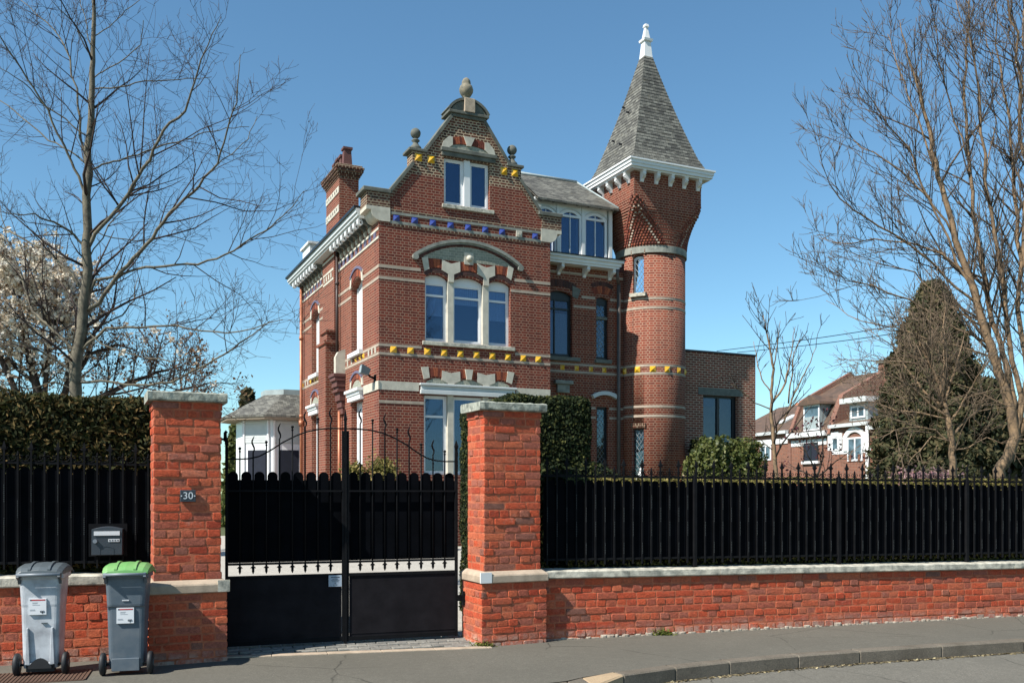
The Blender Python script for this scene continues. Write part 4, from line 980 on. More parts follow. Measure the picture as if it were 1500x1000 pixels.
def pier(fr, label, w_, d_, cap_l, cap_r, zc):
    t = thing('gate_pier', label, 'gate pier', fr, group='brick gate piers')
    g = MB().box(.006, w_-.006, .006, d_-.006, -.05, .615); sh = .052
    build('plinth', g, M['street_mortar'], t)
    build('shaft', MB().box(sh, w_-sh, sh, d_-sh, .722, zc), M['street_mortar'], t)
    X, Yv = (1, 0), (0, 1); nx, ny = (-1, 0), (0, -1)
    brick_thing_faces(t, 'plinth_brickwork', [((.006, .006), X, ny, w_-.012, -.03, .612, 0, .006), ((.006, .006), Yv, nx, d_-.012, -.03, .612, 0, 0), ((w_-.006, .006), Yv, (1, 0), d_-.012, -.03, .612, 0, 0)], rd)
    brick_thing_faces(t, 'shaft_brickwork', [((sh, sh), X, ny, w_-2*sh, .725, zc-.07, 0, .006), ((sh, sh), Yv, nx, d_-2*sh, .725, zc-.07, 0, 0), ((w_-sh, sh), Yv, (1, 0), d_-2*sh, .725, zc-.07, 0, 0)], rd)
    # projecting top course under the cap
    brick_thing_faces(t, 'neck_course', [((sh-.012, sh-.004), X, ny, w_-2*sh+.024, zc-.069, zc-.001, 0, .004), ((sh-.010, sh), Yv, nx, d_-2*sh, zc-.069, zc-.001, 0, 0), ((w_-sh+.012, sh), Yv, (1, 0), d_-2*sh, zc-.069, zc-.001, 0, 0)], rd)
    build('neck_core', MB().box(sh-.010, w_-sh+.010, sh-.003, d_-sh+.01, zc-.069, zc-.001), M['street_mortar'], t)
    b = MB(); o = .015
    b.loft([[(-o, -o, z), (w_+o, -o, z), (w_+o, d_+o, z), (-o, d_+o, z)] for z in (.615, .69)] + [[(sh-.02, sh-.02, .728), (w_-sh+.02, sh-.02, .728), (w_-sh+.02, d_-sh+.02, .728), (sh-.02, d_-sh+.02, .728)]], smooth=False)
    build('plinth_stone', b, M['plinthstone'], t, bevel=.008)
    cp = slab_irreg(MB(), sh-cap_l, w_-sh+cap_r, sh-.040, d_-sh+.05, zc, zc+.085, 16, rd, amp=.005)
    build('pier_cap', cp, M['capstone'], t); return t
pier_l = pier(PLF, 'left gate pier with the number plate, bricks all in orange red, beside the bins', .66, .53, .055, .055, 2.30)
pier_r = pier(PR, 'right gate pier of orange red brick standing in front of the clipped block hedge', .71, .53, .062, .062, 2.305)
build('stone_patch', MB().box(-.018, .10, -.018, .0, .62, .722), M['white'], pier_r)
build('stone_patch', MB().box(.575, .678, -.018, .0, .62, .722), M['coping'], pier_l)
# number plate
npl = thing('number_plate', 'small dark slate plate with the number 30 fixed to the left gate pier', 'number plate', Frame(PLF.ox, PLF.oy, 25))
nu, nz = PLF.px(275, 726, .05); build('plate', MB().box(nu-.065, nu+.065, .022, .044, nz-.052, nz+.052), M['mail'], npl, bevel=.003)
text_obj('30', .088, M['paper'], npl, (nu, .0205, nz), name='numerals')
for s in (-1, 1): build('fixing_screw', MB().cyl((nu+s*.055, .018, nz), (nu+s*.055, .023, nz), .006, 8), M['paper'], npl)
# right street wall
WR = Frame(.565, 9.43, 17.5); TL = -.008
wr = thing('street_wall', 'long low red brick wall with pale coping running right from the gate', 'wall', WR)
UL0, UL1 = -.24, 9.5
build('wall_core', MB().add([(UL0, .006, -.3), (UL1, .006, -.3), (UL1, .30, -.3), (UL0, .30, -.3), (UL0, .006, .625-TL*0+TL*UL0), (UL1, .006, .625+TL*UL1), (UL1, .30, .625+TL*UL1), (UL0, .30, .625+TL*UL0)], [(0,1,5,4), (1,2,6,5), (2,3,7,6), (3,0,4,7), (4,5,6,7)]) or MB().prism([(UL0, -.3), (UL1, -.3), (UL1, .625+TL*UL1), (UL0, .625+TL*UL0)], 'y', .006, .30), M['street_mortar'], wr)
brick_thing_faces(wr, 'brickwork', [((UL0, .006), (1, 0), (0, -1), UL1-UL0, -.05, .625, TL, 0)], rd)
g = MB(); u = UL0
while u < UL1:
    l = rd.uniform(.85, 1.15); slab_irreg(g, u+.003, min(u+l, UL1), -.036, .34, .625, .705, 10, rd, TL, .004); u += l
build('coping', g, M['coping'], wr)
g = MB(); u = -.1
while u < 9:
    l = rd.uniform(.03, .10); h_ = rd.uniform(.008, .042)*(.6+.4*math.sin(u*2.3)**2)
    if rd.random() < .85:
        d_ = rd.uniform(.004, .018); q = [(u, -d_*.3), (u+l*.3, -d_), (u+l*.75, -d_*.9), (u+l, -d_*.2), (u+l, .02), (u, .02)]
        g.loft([[(x, y, -.05) for x, y in q], [(x, y, h_*rd.uniform(.5, .8)) for x, y in q], [(x*.9+(u+l/2)*.1, y*.4+.004, h_) for x, y in q]], smooth=False)
    u += l*rd.uniform(.8, 1.2)
build('base_render', g, M['base_render'], wr)
# left street wall
WL = Frame(-3.3, 8.36, 17.8)
wl = thing('street_wall', 'short red brick wall with pale coping behind the two wheelie bins', 'wall', WL)
build('wall_core', MB().prism([(-3, -.3), (.35, -.3), (.35, .675), (-3, .675)], 'y', .006, .30), M['street_mortar'], wl)
brick_thing_faces(wl, 'brickwork', [((-3., .006), (1, 0), (0, -1), 3.3, -.03, .675, 0, 0)], rd)
g = MB(); u = -3.
while u < .33: slab_irreg(g, u+.003, min(u+1.05, .33), -.028, .34, .675, .768, 10, rd, 0, .004); u += 1.05
build('coping', g, M['coping'], wl)
# ================================================================= FENCES
def fence(fr, label, u0, u1, zr, zb, posts, pitch=.1075, tilt=0.0, off=0, vr=.15, ztall=.19, scroll=True, phase=0):
    t = thing('iron_fence', label, 'fence', fr)
    Z = lambda z, u: z + tilt*u
    n = int((u1-u0)/pitch)
    rail = MB()
    for z in (zr, zb): rail.prism([(u0, Z(z, u0)-.011), (u1, Z(z, u1)-.011), (u1, Z(z, u1)+.011), (u0, Z(z, u0)+.011)], 'y', vr-.012, vr+.012); 
    build('rail', rail, M['iron'], t)
    for k, p in enumerate(posts):
        g = MB().box(p-.016, p+.016, vr-.032, vr+.02, Z(zb, p)-.11, Z(zr, p)+.03); g.box(p-.035, p+.035, vr-.045, vr+.03, Z(zb, p)-.13, Z(zb, p)-.10); build('post', g, M['iron'], t)
    for i in range(n+1):
        u = u0 + .03 + i*pitch
        if u > u1: break
        zt, z_b = Z(zr, u), Z(zb, u); tall = (i + phase) % 2 == 0; g = MB()
        g.box(u-.008, u+.008, vr-.02, vr-.004, z_b-.055, zt + (.115 if tall else .055))
        if tall:
            zz = zt + .115
            g.loft([[(u-a, vr-.012-b, z), (u+a, vr-.012-b, z), (u+a, vr-.012+b, z), (u-a, vr-.012+b, z)] for a, b, z in ((.008, .006, zz-.01), (.013, .009, zz+.0), (.016, .009, zz+.02), (.002, .002, zz+.075))], smooth=False)
            g.tube([(u-.030, vr-.012, zz+.018), (u-.016, vr-.012, zz+.004), (u+.016, vr-.012, zz+.004), (u+.030, vr-.012, zz+.018)], [.005, .008, .008, .005], 6)
        else:
            zz = zt + .055; g.ball((u, vr-.012, zz+.012), .012, 8, 5); g.loft([[(u-a, vr-.012-a, z), (u+a, vr-.012-a, z), (u+a, vr-.012+a, z), (u-a, vr-.012+a, z)] for a, z in ((.006, zz+.02), (.008, zz+.028), (.001, zz+.05))], smooth=False)
        pk = build('picket', g, M['iron'], t, uv=False)
        if scroll:   # a pair of C-scrolls between this picket and the next
            g = MB(); um = u + pitch/2; w_ = pitch/2-.012
            for s in (-1, 1):
                pts = [(um, zt+.014)]
                for k in range(1, 6): a = math.pi*.5*k/5; pts.append((um+s*w_*math.sin(a), zt+.014+.034*(1-math.cos(a))))
                cx, cz, r0 = um+s*(w_-.017), zt+.05, .017
                for k in range(8):
                    a = k/7*math.pi*1.55; r = r0*(1-.45*k/7); pts.append((cx + s*r*math.cos(a), cz + r*math.sin(a)))
                g.tube([(p[0], vr-.012, p[1]) for p in pts], .0042, 5)
            build('scroll', g, M['iron'], t, uv=False)
        # scalloped slat behind
        um = u + pitch/2; hw = pitch*.40; g = MB(); zs = zt - .074
        pts = [(um-hw, z_b+.008), (um+hw, z_b+.008)] + [(um + hw*math.cos(math.pi*k/8), zs - hw*.85*0 + hw*.8*math.sin(math.pi*k/8) - .0) for k in range(9)]
        g.prism(pts, 'y', vr+.006, vr+.012); sl_ = build('slat', g, M['slat'], t)
        g = MB()
        for (fa, fb) in (((.16, .34), (.52, .70)) if i % 2 else ((.33, .52), (.80, .95))):
            k = 0; H_ = zs - z_b
            while fa + k*.022 < fb: z = zs - H_*(fa + k*.022); g.box(u-.0022, u+.0022, vr-.0225, vr-.0205, z, z+.007); k += 1
        build('light_dashes', g, M['clip'], pk, uv=False)  # small grey boxes imitate light coming through the gaps between slats
    # backing strips close the gaps between slats
    build('privacy_strip', MB().prism([(u0, Z(zb, u0)+.01), (u1, Z(zb, u1)+.01), (u1, Z(zr, u1)-.10), (u0, Z(zr, u0)-.10)], 'y', vr+.016, vr+.019), M['slat'], t)
    return t
fence(WR, 'black iron fence with spear tips, scrolls and scalloped slats on the long right wall', -.20, 8.6, 1.672, .806, (1.533, 3.381, 5.20, 7.0), tilt=-.0075, phase=0)
fence(WL, 'black iron fence with spear tips on the short wall behind the bins and mailbox', -2.4, .28, 1.755, .868, (-1.9,), tilt=-.009, phase=1, scroll=True)
# ================================================================= GATE
G = Frame(-2.687, 8.65, 18.6)
def gate_leaf(label, u0, u1, side, crossrail):
    t = thing('gate_leaf', label, 'gate', G, group='two leaves of the black driveway gate')
    I = M['iron']; ZR, ZB, ZP, Z0 = 1.515, .825, .70, .075
    curve = [(0, 1.815), (.12, 1.813), (.22, 1.82), (.31, 1.843), (.42, 1.905), (.52, 1.975), (.64, 2.04), (.75, 2.085), (.87, 2.112), (1.0, 2.122), (1.11, 2.122)]
    def cz(u):
        d = u - u0 if side == 'l' else (u1 - u) ; d = d/(u1-u0)*1.11
        for (a, b), (c_, e) in zip(curve, curve[1:]):
            if a <= d <= c_: return b + (e-b)*(d-a)/(c_-a)
        return curve[-1][1] if d > 1 else curve[0][1]
    g = MB(); n = 36; g.tube([(u0+(u1-u0)*i/n, 0, cz(u0+(u1-u0)*i/n)) for i in range(n+1)], .008, 6); build('arched_rail', g, I, t)
    fr = MB(); hp_u = u0+.012 if side == 'l' else u1-.012; mp_u = u1-.012 if side == 'l' else u0+.012
    build('hinge_post', MB().box(hp_u-.014, hp_u+.014, -.014, .014, .05, 1.93).loft([[(hp_u-a, -a, z), (hp_u+a, -a, z), (hp_u+a, a, z), (hp_u-a, a, z)] for a, z in ((.010, 1.93), (.016, 1.95), (.018, 1.97), (.002, 2.03))], smooth=False), I, t)
    g = MB().box(mp_u-.010, mp_u+.010, -.014, .014, .05, 2.10); build('meeting_stile', g, I, t)
    RL = [(-.012, .012, ZB-.010, ZB+.010)]
    if crossrail: RL.append((-.016, .008, ZR-.008, ZR+.008))
    RL += [(-.014, .014, ZP-.014, ZP+.014), (-.014, .014, Z0-.02, Z0+.02)]
    for q in RL: build('rail', MB().box(u0+.02, u1-.02, *q), I, t)
    g = MB().box(u0+.026, u1-.026, -.004, .004, Z0+.02, ZP-.014); g.box(u0+.026, u1-.026, -.008, -.004, Z0+.045, Z0+.052); build('bottom_panel', g, M['gatepanel'], t)
    pitch = (u1-u0-.02)/9.
    for i in range(0, 9):
        u = u0 + .01 + (i + (1 if side == 'l' else 1))*pitch - (0 if side == 'l' else pitch*.0)
        if i == 8: u = None
        if u is not None:
            wavy = (i % 2 == (0 if side == 'r' else 0)) ; z = cz(u); g = MB()
            wavy = (i % 2 == 0) if side == 'r' else (i % 2 == 1)
            top = z + (.15 if wavy else .07)
            if wavy:
                pts = [(u, 0, ZB-.01), (u, 0, z), (u, 0, z+.05)] + [(u + .011*math.sin((k)/6*2*math.pi), -.004*math.cos(k), z+.05+.022*k) for k in range(1, 8)]
                g.tube(pts, [.0075]*3 + [.008, .009, .010, .009, .008, .006, .003], 6)
            else:
                g.tube([(u, 0, ZB-.01), (u, 0, z+.085)], .0075, 6); g.ball((u, 0, z+.10), .015, 10, 6); g.box(u-.010, u+.010, -.01, .01, z+.065, z+.078)
            # spike under the rail
            g.loft([[(u-a, -a*.6, zz), (u+a, -a*.6, zz), (u+a, a*.6, zz), (u-a, a*.6, zz)] for a, zz in ((.009, ZB), (.009, ZB-.03), (.014, ZB-.038), (.011, ZB-.055), (.012, ZB-.07), (.003, ZB-.095))], smooth=False)
            g.tube([(u-.024, 0, ZB-.040), (u-.012, 0, ZB-.028), (u+.012, 0, ZB-.028), (u+.024, 0, ZB-.040)], [.004, .006, .006, .004], 5)
            build('picket', g, I, t, uv=False)
        um = u0 + .01 + (i+.5)*pitch; hw = pitch*.385; zs = 1.655
        g = MB().prism([(um-hw, ZB+.01), (um+hw, ZB+.01)] + [(um+hw*math.cos(math.pi*k/10), zs + hw*.95*math.sin(math.pi*k/10)) for k in range(11)], 'y', .045, .052); build('slat', g, M['slat'], t)
    build('privacy_sheet', MB().box(u0+.004, u1+.010, .058, .062, ZB+.01, 1.62), M['slat'], t)
    return t
gate_leaf('left leaf of the black iron driveway gate, mostly in the shadow of the pier', 0.0, 1.108, 'l', True)
gr = gate_leaf('right leaf of the black iron driveway gate, its lower panel in sun', 1.132, 2.25, 'r', True)
gp = thing('gate_post', 'tall pointed black post where the two gate leaves meet', 'gate post', G)
build('post', MB().box(1.109, 1.131, -.02, .02, .0, 2.20).loft([[(1.12-a, -a, z), (1.12+a, -a, z), (1.12+a, a, z), (1.12-a, a, z)] for a, z in ((.015, 2.20), (.015, 2.215), (.013, 2.23), (.002, 2.31))], smooth=False), M['iron'], gp)
gs = thing('gate_notice', 'small pale blue notice plate on the lower left gate panel beside the middle post', 'notice', G)
a0, z0_ = G.px(481, 842); a1, z1_ = G.px(500, 858)
build('plate', MB().box(a0, a1, -.020, -.016, z1_, z0_), M['blueplate'], gs)
g = MB(); am = (a0+a1)/2
for k, (hw, dz, th) in enumerate(((.043, .016, .006), (.026, .034, .004), (.040, .048, .003), (.032, .060, .003), (.020, .092, .003))): g.box(am-hw, am+hw, -.0212, -.0202, z0_-dz-th, z0_-dz)
g.ball((am, -.019, z0_-.078), .005, 8, 4); build('notice_print', g, M['ink'], gs, uv=False)
for s in (0,): 
    ls = thing('latch_plate', 'small black latch bracket between gate and right pier', 'latch', G)
    build('bracket', MB().box(2.26, 2.34, -.02, .02, .40, .46).box(2.30, 2.345, -.04, .04, .36, .50), M['iron'], ls)
hk = thing('gate_hook', 'black rounded iron hinge hook on the side of the left gate pier', 'gate fitting', G)
build('hook', MB().tube([(.0, .03, 1.98), (.0, .03, 2.06), (.015, .03, 2.075)], .016, 10).box(-.06, .0, .02, .04, 1.99, 2.01), M['iron'], hk)

# ================================================================= BINS
def wheelie_bin(px_left, px_right, py_base, label, body, lid, yaw, green):
    xl, yl = GP(px_left, py_base); 
    t = thing('wheelie_bin', label, 'wheelie bin', loc=(xl, yl, 0), rz=R(yaw), group='wheelie bins at the kerbside wall'); t.scale = (.95, .80, .94)
    W, D = .345, .40; g = MB()
    def rr(w0, w1, d0, d1, z, r=.04, n=4):
        out = []
        for cx, cy, a0 in ((w1-r, d0+r, -90), (w1-r, d1-r, 0), (w0+r, d1-r, 90), (w0+r, d0+r, 180)):
            for k in range(n+1): a = R(a0 + 90*k/n); out.append((cx + r*math.cos(a), cy + r*math.sin(a), z))
        return out
    i0 = .035
    rings = [rr(i0, W-i0, .03, D-.10, .065), rr(i0-.004, W-i0+.004, .022, D-.09, .10), rr(.018, W-.018, .012, D-.04, .60), rr(.016, W-.016, .008, D-.03, .62), rr(.006, W-.006, .0, D, .84), rr(-.012, W+.012, -.012, D+.012, .85, .045), rr(-.012, W+.012, -.012, D+.012, .885, .045)]
    build('body', g.loft(rings, smooth=False), M[body], t, bevel=0)
    # relief on the street side
    g = MB()
    if not green:
        for x in (.075, W-.075): g.prism([(x-.02, .10), (x+.02, .10), (x+.008, .42), (x-.008, .42)], 'y', -.006, .02)
        g.box(.07, W-.07, -.004, .03, .095, .115)
    else:
        g.box(.06, W-.06, -.012, .02, .04, .15)
    build('front_rib', g, M[body], t, bevel=.004)
    # wheel recess and axle
    g = MB().prism([(.08, .065)] + [(.08+(W-.16)*k/8, .085+.07*math.sin(math.pi*k/8)) for k in range(9)] + [(W-.08, .065)], 'y', -.006, .03)
    if not green: build('axle_arch', g, M['rubber'], t)
    build('axle', MB().cyl((-.02, .05, .095), (W+.02, .05, .095), .011, 10).box(.06, W-.06, .02, .10, .035, .10), M['rubber'], t)
    for x in (-.038, W+.002):
        g = MB(); prof = [(.02, 0), (.085, 0), (.098, .008), (.10, .022), (.098, .036), (.085, .043), (.02, .043)]
        g.loft([[(x+h_, .05 + r*math.cos(2*math.pi*i/24), .10 + r*math.sin(2*math.pi*i/24)) for i in range(24)] for r, h_ in prof])
        wh = build('wheel', g, M['rubber'], t, uv=False); build('hub', MB().cyl((x-.004, .05, .10), (x+.047, .05, .10), .03, 12), M['lidgrey'], wh)
    # lid, hinged on the street side, humped and sloping
    g = MB(); secs = []
    for y, z, w_ in ((-.05, .895, -.015), (-.045, .92, -.012), (.0, .945, -.005), (.08, .965, .0), (.18, .975, .0), (.30, .97, -.0), (.40, .945, .0), (.43, .90, .005)):
        secs.append((y, z, w_))
    rings = [[(-.018-w_, y, .888), (-.02-w_, y, z-.03), (.02-w_, y, z-.006), (W/2, y, z+.006), (W-.02+w_, y, z-.006), (W+.02+w_, y, z-.03), (W+.018+w_, y, .888)] for y, z, w_ in secs]
    build('lid', g.loft(rings, smooth=False), M[lid], t, bevel=.004)
    g = MB()
    for x in (.085, W-.105): g.loft([[(x, y, z-.01), (x+.022, y, z-.01), (x+.022, y, z+.012), (x, y, z+.012)] for y, z, w_ in secs[1:-1]], smooth=False)
    build('lid_rib', g, M[lid], t)
    build('handle_bar', MB().cyl((.0, -.065, .885), (W, -.065, .885), .013, 12), M['barmetal'], t)
    g = MB()
    for x in (.0, W-.022): g.prism([(-.085, .865), (-.05, .90), (.02, .88), (.01, .80), (-.02, .84)], 'x', x, x+.022)
    build('handle_bracket', g, M[lid if not green else 'bingrey'], t)
    # label
    sx0, sx1, sz0, sz1 = (.085, .225, .535, .675) if not green else (.10, .24, .455, .59)
    sl = build('sticker', MB().add([], []) or MB().box(sx0, sx1, -.006, .02, sz0, sz1), M['paper'], t)
    tilt = .0
    build('red_stripe', MB().box(sx0+.025, sx1-.008, -.0075, -.006, sz1-.018, sz1-.008), M['red'], sl)
    build('dark_tab', MB().box(sx0+.012, sx0+.024, -.0076, -.006, sz1-.018, sz1-.008), M['ink'], sl)
    g = MB()
    for (a, b, dz) in ((.03, .075, .034), (.03, .07, .042), (.03, .09, .055), (.01, .05, .095), (.01, .055, .103)): g.box(sx0+a, sx0+b, -.0072, -.006, sz1-dz-.002, sz1-dz)
    build('small_print', g, M['bingrey'], sl)
    for k, (dx, dz) in enumerate(((0, 0), (.017, 0))):
        cx, cz = sx1-.040+dx, sz0+.026; m = MB(); m.tube([(cx + .0075*math.cos(2*math.pi*i/14), -.0075, cz + .0075*math.sin(2*math.pi*i/14)) for i in range(15)], .0022, 5)
        if k: m.tube([(cx-.0078, -.0075, cz), (cx-.0078, -.0075, cz-.018)], .0022, 5)
        build('logo_letter', m, M['ink'], sl, uv=False)
    if green:
        g = MB()
        for k in range(6): g.box(.145+k*.0095, .152+k*.0095, -.003, .02, .650, .659)
        build('embossed_mark', g, M['paper'], t)
        build('rim_line', MB().box(.012, W-.012, .0035, .02, .598, .603), M['rubber'], t)
    else:
        g = MB()
        for k in range(4): g.box(.185+k*.012, .193+k*.012, -.0015, .02, .455, .463)
        build('stamped_mark', g, M['lidgrey'], t)
    return t
wheelie_bin(26, 92, 991, 'pale grey wheelie bin with dark grey lid, leftmost of the two', 'binwhite', 'lidgrey', 14, False)
wheelie_bin(152.5, 210, 990, 'dark grey wheelie bin with bright green lid, beside the gate pier', 'bingrey', 'lidgreen', 14, True)
# mailbox
mbx = thing('mailbox', 'dark grey mailbox with a white slot fixed to the fence behind the bins', 'mailbox', WL)
u0, z1_ = WL.px(134, 770, -.02); u1, z0_ = WL.px(179, 812, -.02); 
bd = MB().prism([(u0, z0_), (u1, z0_), (u1, z1_-.03)] + [(u1-(u1-u0)*k/10, z1_-.03+.022*math.sin(math.pi*k/10)) for k in range(11)] + [(u0, z1_-.03)], 'y', -.02, .12); build('body', bd, M['mail'], mbx, bevel=.003)
Wm = u1-u0
build('slot', MB().box(u0+.02, u1-.02, -.028, -.02, z1_-.085, z1_-.048), M['paper'], mbx)
nm = build('name_card', MB().box(u1-.115, u1-.022, -.025, -.02, z1_-.142, z1_-.118), M['paper'], mbx)
g = MB()
for k in range(4): g.box(u1-.108+k*.022, u1-.094+k*.022, -.0262, -.025, z1_-.135, z1_-.125)
build('card_print', g, M['mail'], nm)
build('lock', MB().cyl((u0+.03, -.04, z1_-.135), (u0+.03, -.02, z1_-.135), .018, 16), M['barmetal'], mbx)
build('embossed_arch', arc_slab(MB(), (u0+u1)/2, z0_+.055, .055, .02, .003, -.0225, -.02).box((u0+u1)/2-.058, (u0+u1)/2-.055, -.0225, -.02, z0_+.01, z0_+.055).box((u0+u1)/2+.055, (u0+u1)/2+.058, -.0225, -.02, z0_+.01, z0_+.055), M['mail'], mbx)
build('backplate', MB().box(u0-.04, u1+.03, .12, .125, z0_-.02, z1_+.015), M['iron'], mbx)
# floodlight, cat
fl = thing('floodlight', 'small dark square floodlight bracketed to the left corner of the house', 'floodlight', H)
v_, z_ = H.pxs(548, 549, -.22); v_ = .32
g = MB().loft([[(-.34-a, v_-a, z_+b), (-.34+a, v_-a, z_+b), (-.34+a, v_+a, z_+b), (-.34-a, v_+a, z_+b)] for a, b in ((.02, .1), (.02, -.1))])
build('lamp_head', MB().add([(-.42,v_-.2,4.78),(-.18,v_-.2,4.86),(-.18,v_+.1,4.86),(-.42,v_+.1,4.78),(-.38,v_-.2,4.98),(-.2,v_-.2,5.0),(-.2,v_+.1,5.0),(-.38,v_+.1,4.98)], []) or MB().prism([(-.44, 4.74), (-.22, 4.70), (-.16, 4.86), (-.40, 4.98)], 'y', v_-.12, v_+.12), M['lidgrey'], fl)
build('lens', MB().prism([(-.445, 4.76), (-.435, 4.755), (-.40, 4.95), (-.41, 4.955)], 'y', v_-.10, v_+.10), M['zinc'], fl)
build('bracket', MB().tube([(-.25, v_, 4.75), (-.14, v_, 4.66), (-.02, v_, 4.62)], .03, 8).box(-.03, 0, v_-.07, v_+.07, 4.5, 4.72), M['iron'], fl)
ct = thing('cat_figure', 'small white cat figurine on the sill of the lower tower window', 'figurine', H)
cxu, cyu = 8.66, .45
g = MB().lathe(cxu, cyu, [(.03, 2.0), (.075, 2.01), (.08, 2.06), (.06, 2.13), (.04, 2.18), (.035, 2.20)], 12); g.ball((cxu+.0, cyu-.01, 2.225), .042, 12, 8)
for s in (-1, 1): g.lathe(cxu+s*.025, cyu, [(.014, 2.25), (.002, 2.285)], 6)
g.tube([(cxu-.05, cyu, 2.02), (cxu-.10, cyu-.02, 2.03), (cxu-.11, cyu-.03, 2.08)], .012, 6)
build('body', g, M['white'], ct)
# ================================================================= GROUND
def sheet(name, pts, z, mat, label=None):
    me = bpy.data.meshes.new(name); me.from_pydata([(p[0], p[1], z) for p in pts], [], [tuple(range(len(pts)))])
    me.materials.append(M[mat]); o = link(bpy.data.objects.new(name, me)); o['kind'] = 'structure'; box_uv(me)
    if me.polygons[0].normal.z < 0: me.flip_normals()
    return o
def ear(name, quads, z, mat):
    vs = []; fs = []
    for q in quads: fs.append(tuple(range(len(vs), len(vs)+4))); vs += [(p[0], p[1], z) for p in q]
    me = bpy.data.meshes.new(name); me.from_pydata(vs, [], fs); me.materials.append(M[mat]); o = link(bpy.data.objects.new(name, me)); o['kind'] = 'structure'
    bm = bmesh.new(); bm.from_mesh(me); bmesh.ops.recalc_face_normals(bm, faces=bm.faces)
    for f in bm.faces:
        if f.normal.z < 0: f.normal_flip()
    bm.to_mesh(me); bm.free(); return o
sheet('road', [(-300, -60), (300, -60), (300, 500), (-300, 500)], -.118, 'road')
# kerb line: outer top edge, from the right towards the left corner
kp = [GP(*p) for p in ((1500, 938), (1380, 945.5), (1260, 953.5), (1170, 960), (1069, 969), (990, 977.5), (914, 988), (870, 995.5), (846, 1001))]
dirr = Vector((math.cos(R(17.5)), math.sin(R(17.5))))
kp = [(kp[0][0]+dirr.x*40, kp[0][1]+dirr.y*40), (kp[0][0]+dirr.x*3, kp[0][1]+dirr.y*3)] + kp + [(.1, 7.02), (-2, 6.5), (-6, 5.4), (-40, -5)]
def inner(kp, d):
    out = []
    for i, p in enumerate(kp):
        a, b = Vector(kp[max(i-1, 0)]), Vector(kp[min(i+1, len(kp)-1)]); t = (b-a).normalized(); n = Vector((t.y, -t.x))
        if n.y < 0: n = -n
        out.append((p[0]+n.x*d, p[1]+n.y*d))
    return out
ki = inner(kp, .14)
# the wall line (front faces, reached under the wall)
wline = [WR.w(50, .1)[:2], WR.w(9, .1)[:2], WR.w(6, .1)[:2], WR.w(5, .1)[:2], WR.w(4, .1)[:2], WR.w(3, .1)[:2], WR.w(2.2, .1)[:2], WR.w(1.4, .1)[:2], WR.w(.6, .1)[:2], WR.w(.2, .1)[:2], WR.w(-.2, .1)[:2], (-.6, 9.36), (-2.6, 8.7), WL.w(-3, .1)[:2], WL.w(-40, .1)[:2]]
quads = [(ki[i], ki[i+1], wline[i+1], wline[i]) for i in range(len(ki)-1)]
ear('pavement', quads, 0.0, 'asphalt')
g = MB()
zk = [0]*9 + [-.03, -.10] + [-.116]*4
for i in range(len(kp)-1):
    a, b, c_, d = kp[i], kp[i+1], ki[i+1], ki[i]; za = .004; z0, z1 = (0, 0) if i < 8 else ((0, -.04) if i == 8 else ((-.04, -.10) if i == 9 else (-.10, -.10)))
    if i == 8: continue
    g.add([(*a, -.3), (*b, -.3), (*c_, -.3), (*d, -.3), (*a, .003+z0), (*b, .003+z1), (*c_, .003), (*d, .003)], [(0,1,5,4), (1,2,6,5), (2,3,7,6), (3,0,4,7), (4,5,6,7)])
kb = build('kerb', g, M['kerbstone'], bevel=.012); kb['kind'] = 'structure'
g = MB(); a, b, c_, d = kp[8], kp[9], ki[9], ki[8]
g.add([(*a, -.3), (*b, -.3), (*c_, -.3), (*d, -.3), (*a, .004), (*b, -.05), (*c_, .002), (*d, .004)], [(0,1,5,4), (1,2,6,5), (2,3,7,6), (3,0,4,7), (4,5,6,7)])
kb = build('kerb', g, M['kerbpale'], bevel=.012); kb['kind'] = 'structure'
back = [WR.w(60, .1)[:2], WR.w(0, .1)[:2], (-.6, 9.37), (-2.7, 8.68), WL.w(0, .1)[:2], WL.w(-60, .1)[:2], (-250, 300), (250, 300)]
sheet('garden_ground', back, -.006, 'soil')
sheet('driveway', [G.w(-.05, .06)[:2], G.w(2.32, .06)[:2], G.w(6.5, 6)[:2], H.w(5.0, -.3)[:2], H.w(.3, -.3)[:2], H.w(-.6, 9)[:2], H.w(-9, 9)[:2], G.w(-6, 6)[:2]], .004, 'gravel')
sheet('far_ground', [(-300, 300), (300, 300), (300, 1500), (-300, 1500)], -.02, 'soil')
# joints between kerb stones
# apron of setts at the gate
g = MB(); rr_ = random.Random(5)
r = 0; v = .16
while v > -.52:
    u = -.28 + (.1 if r % 2 else 0)
    while u < 2.5:
        vl = -.20 - .105*u
        if v - .05 > vl + .02:
            z = .014 + rr_.uniform(-.002, .002) ; g.box(u+.004, u+.192, v-.094, v-.004, -.02, z + max(0, (.15+v))*.06)
        u += .2
    v -= .098; r += 1
st_ = build('paved_apron', g, M['sett'], thing('apron', 'x', 'x') if 0 else None, bevel=.004, uv=False); st_.location = (G.ox, G.oy, 0); st_.rotation_euler = (0, 0, G.a); st_['kind'] = 'structure'
g = MB(); u = -.1
while u < 2.42:
    a, b = u+.003, min(u+.5, 2.45)-.003; va, vb = -.205-.105*a, -.205-.105*b
    g.prism([(a, va), (b, vb), (b, vb-.10), (a, va-.10)], 'z', -.05, .010); u += .5
ke = build('kerb_edging', g, M['plinthstone'], bevel=.004); ke.location = (G.ox, G.oy, 0); ke.rotation_euler = (0, 0, G.a); ke['kind'] = 'structure'
# drain cover under the bins
dc = thing('drain_cover', 'rusty brown ribbed iron cover set in the pavement under the bins', 'drain cover', WL)
g = MB().box(-2.2, -.42, -.90, -.42, -.02, .006)
for k in range(60): x = -2.19 + k*.03; g.box(x, x+.014, -.89, -.43, .006, .011)
build('plate', g, M['rust'], dc, uv=False)

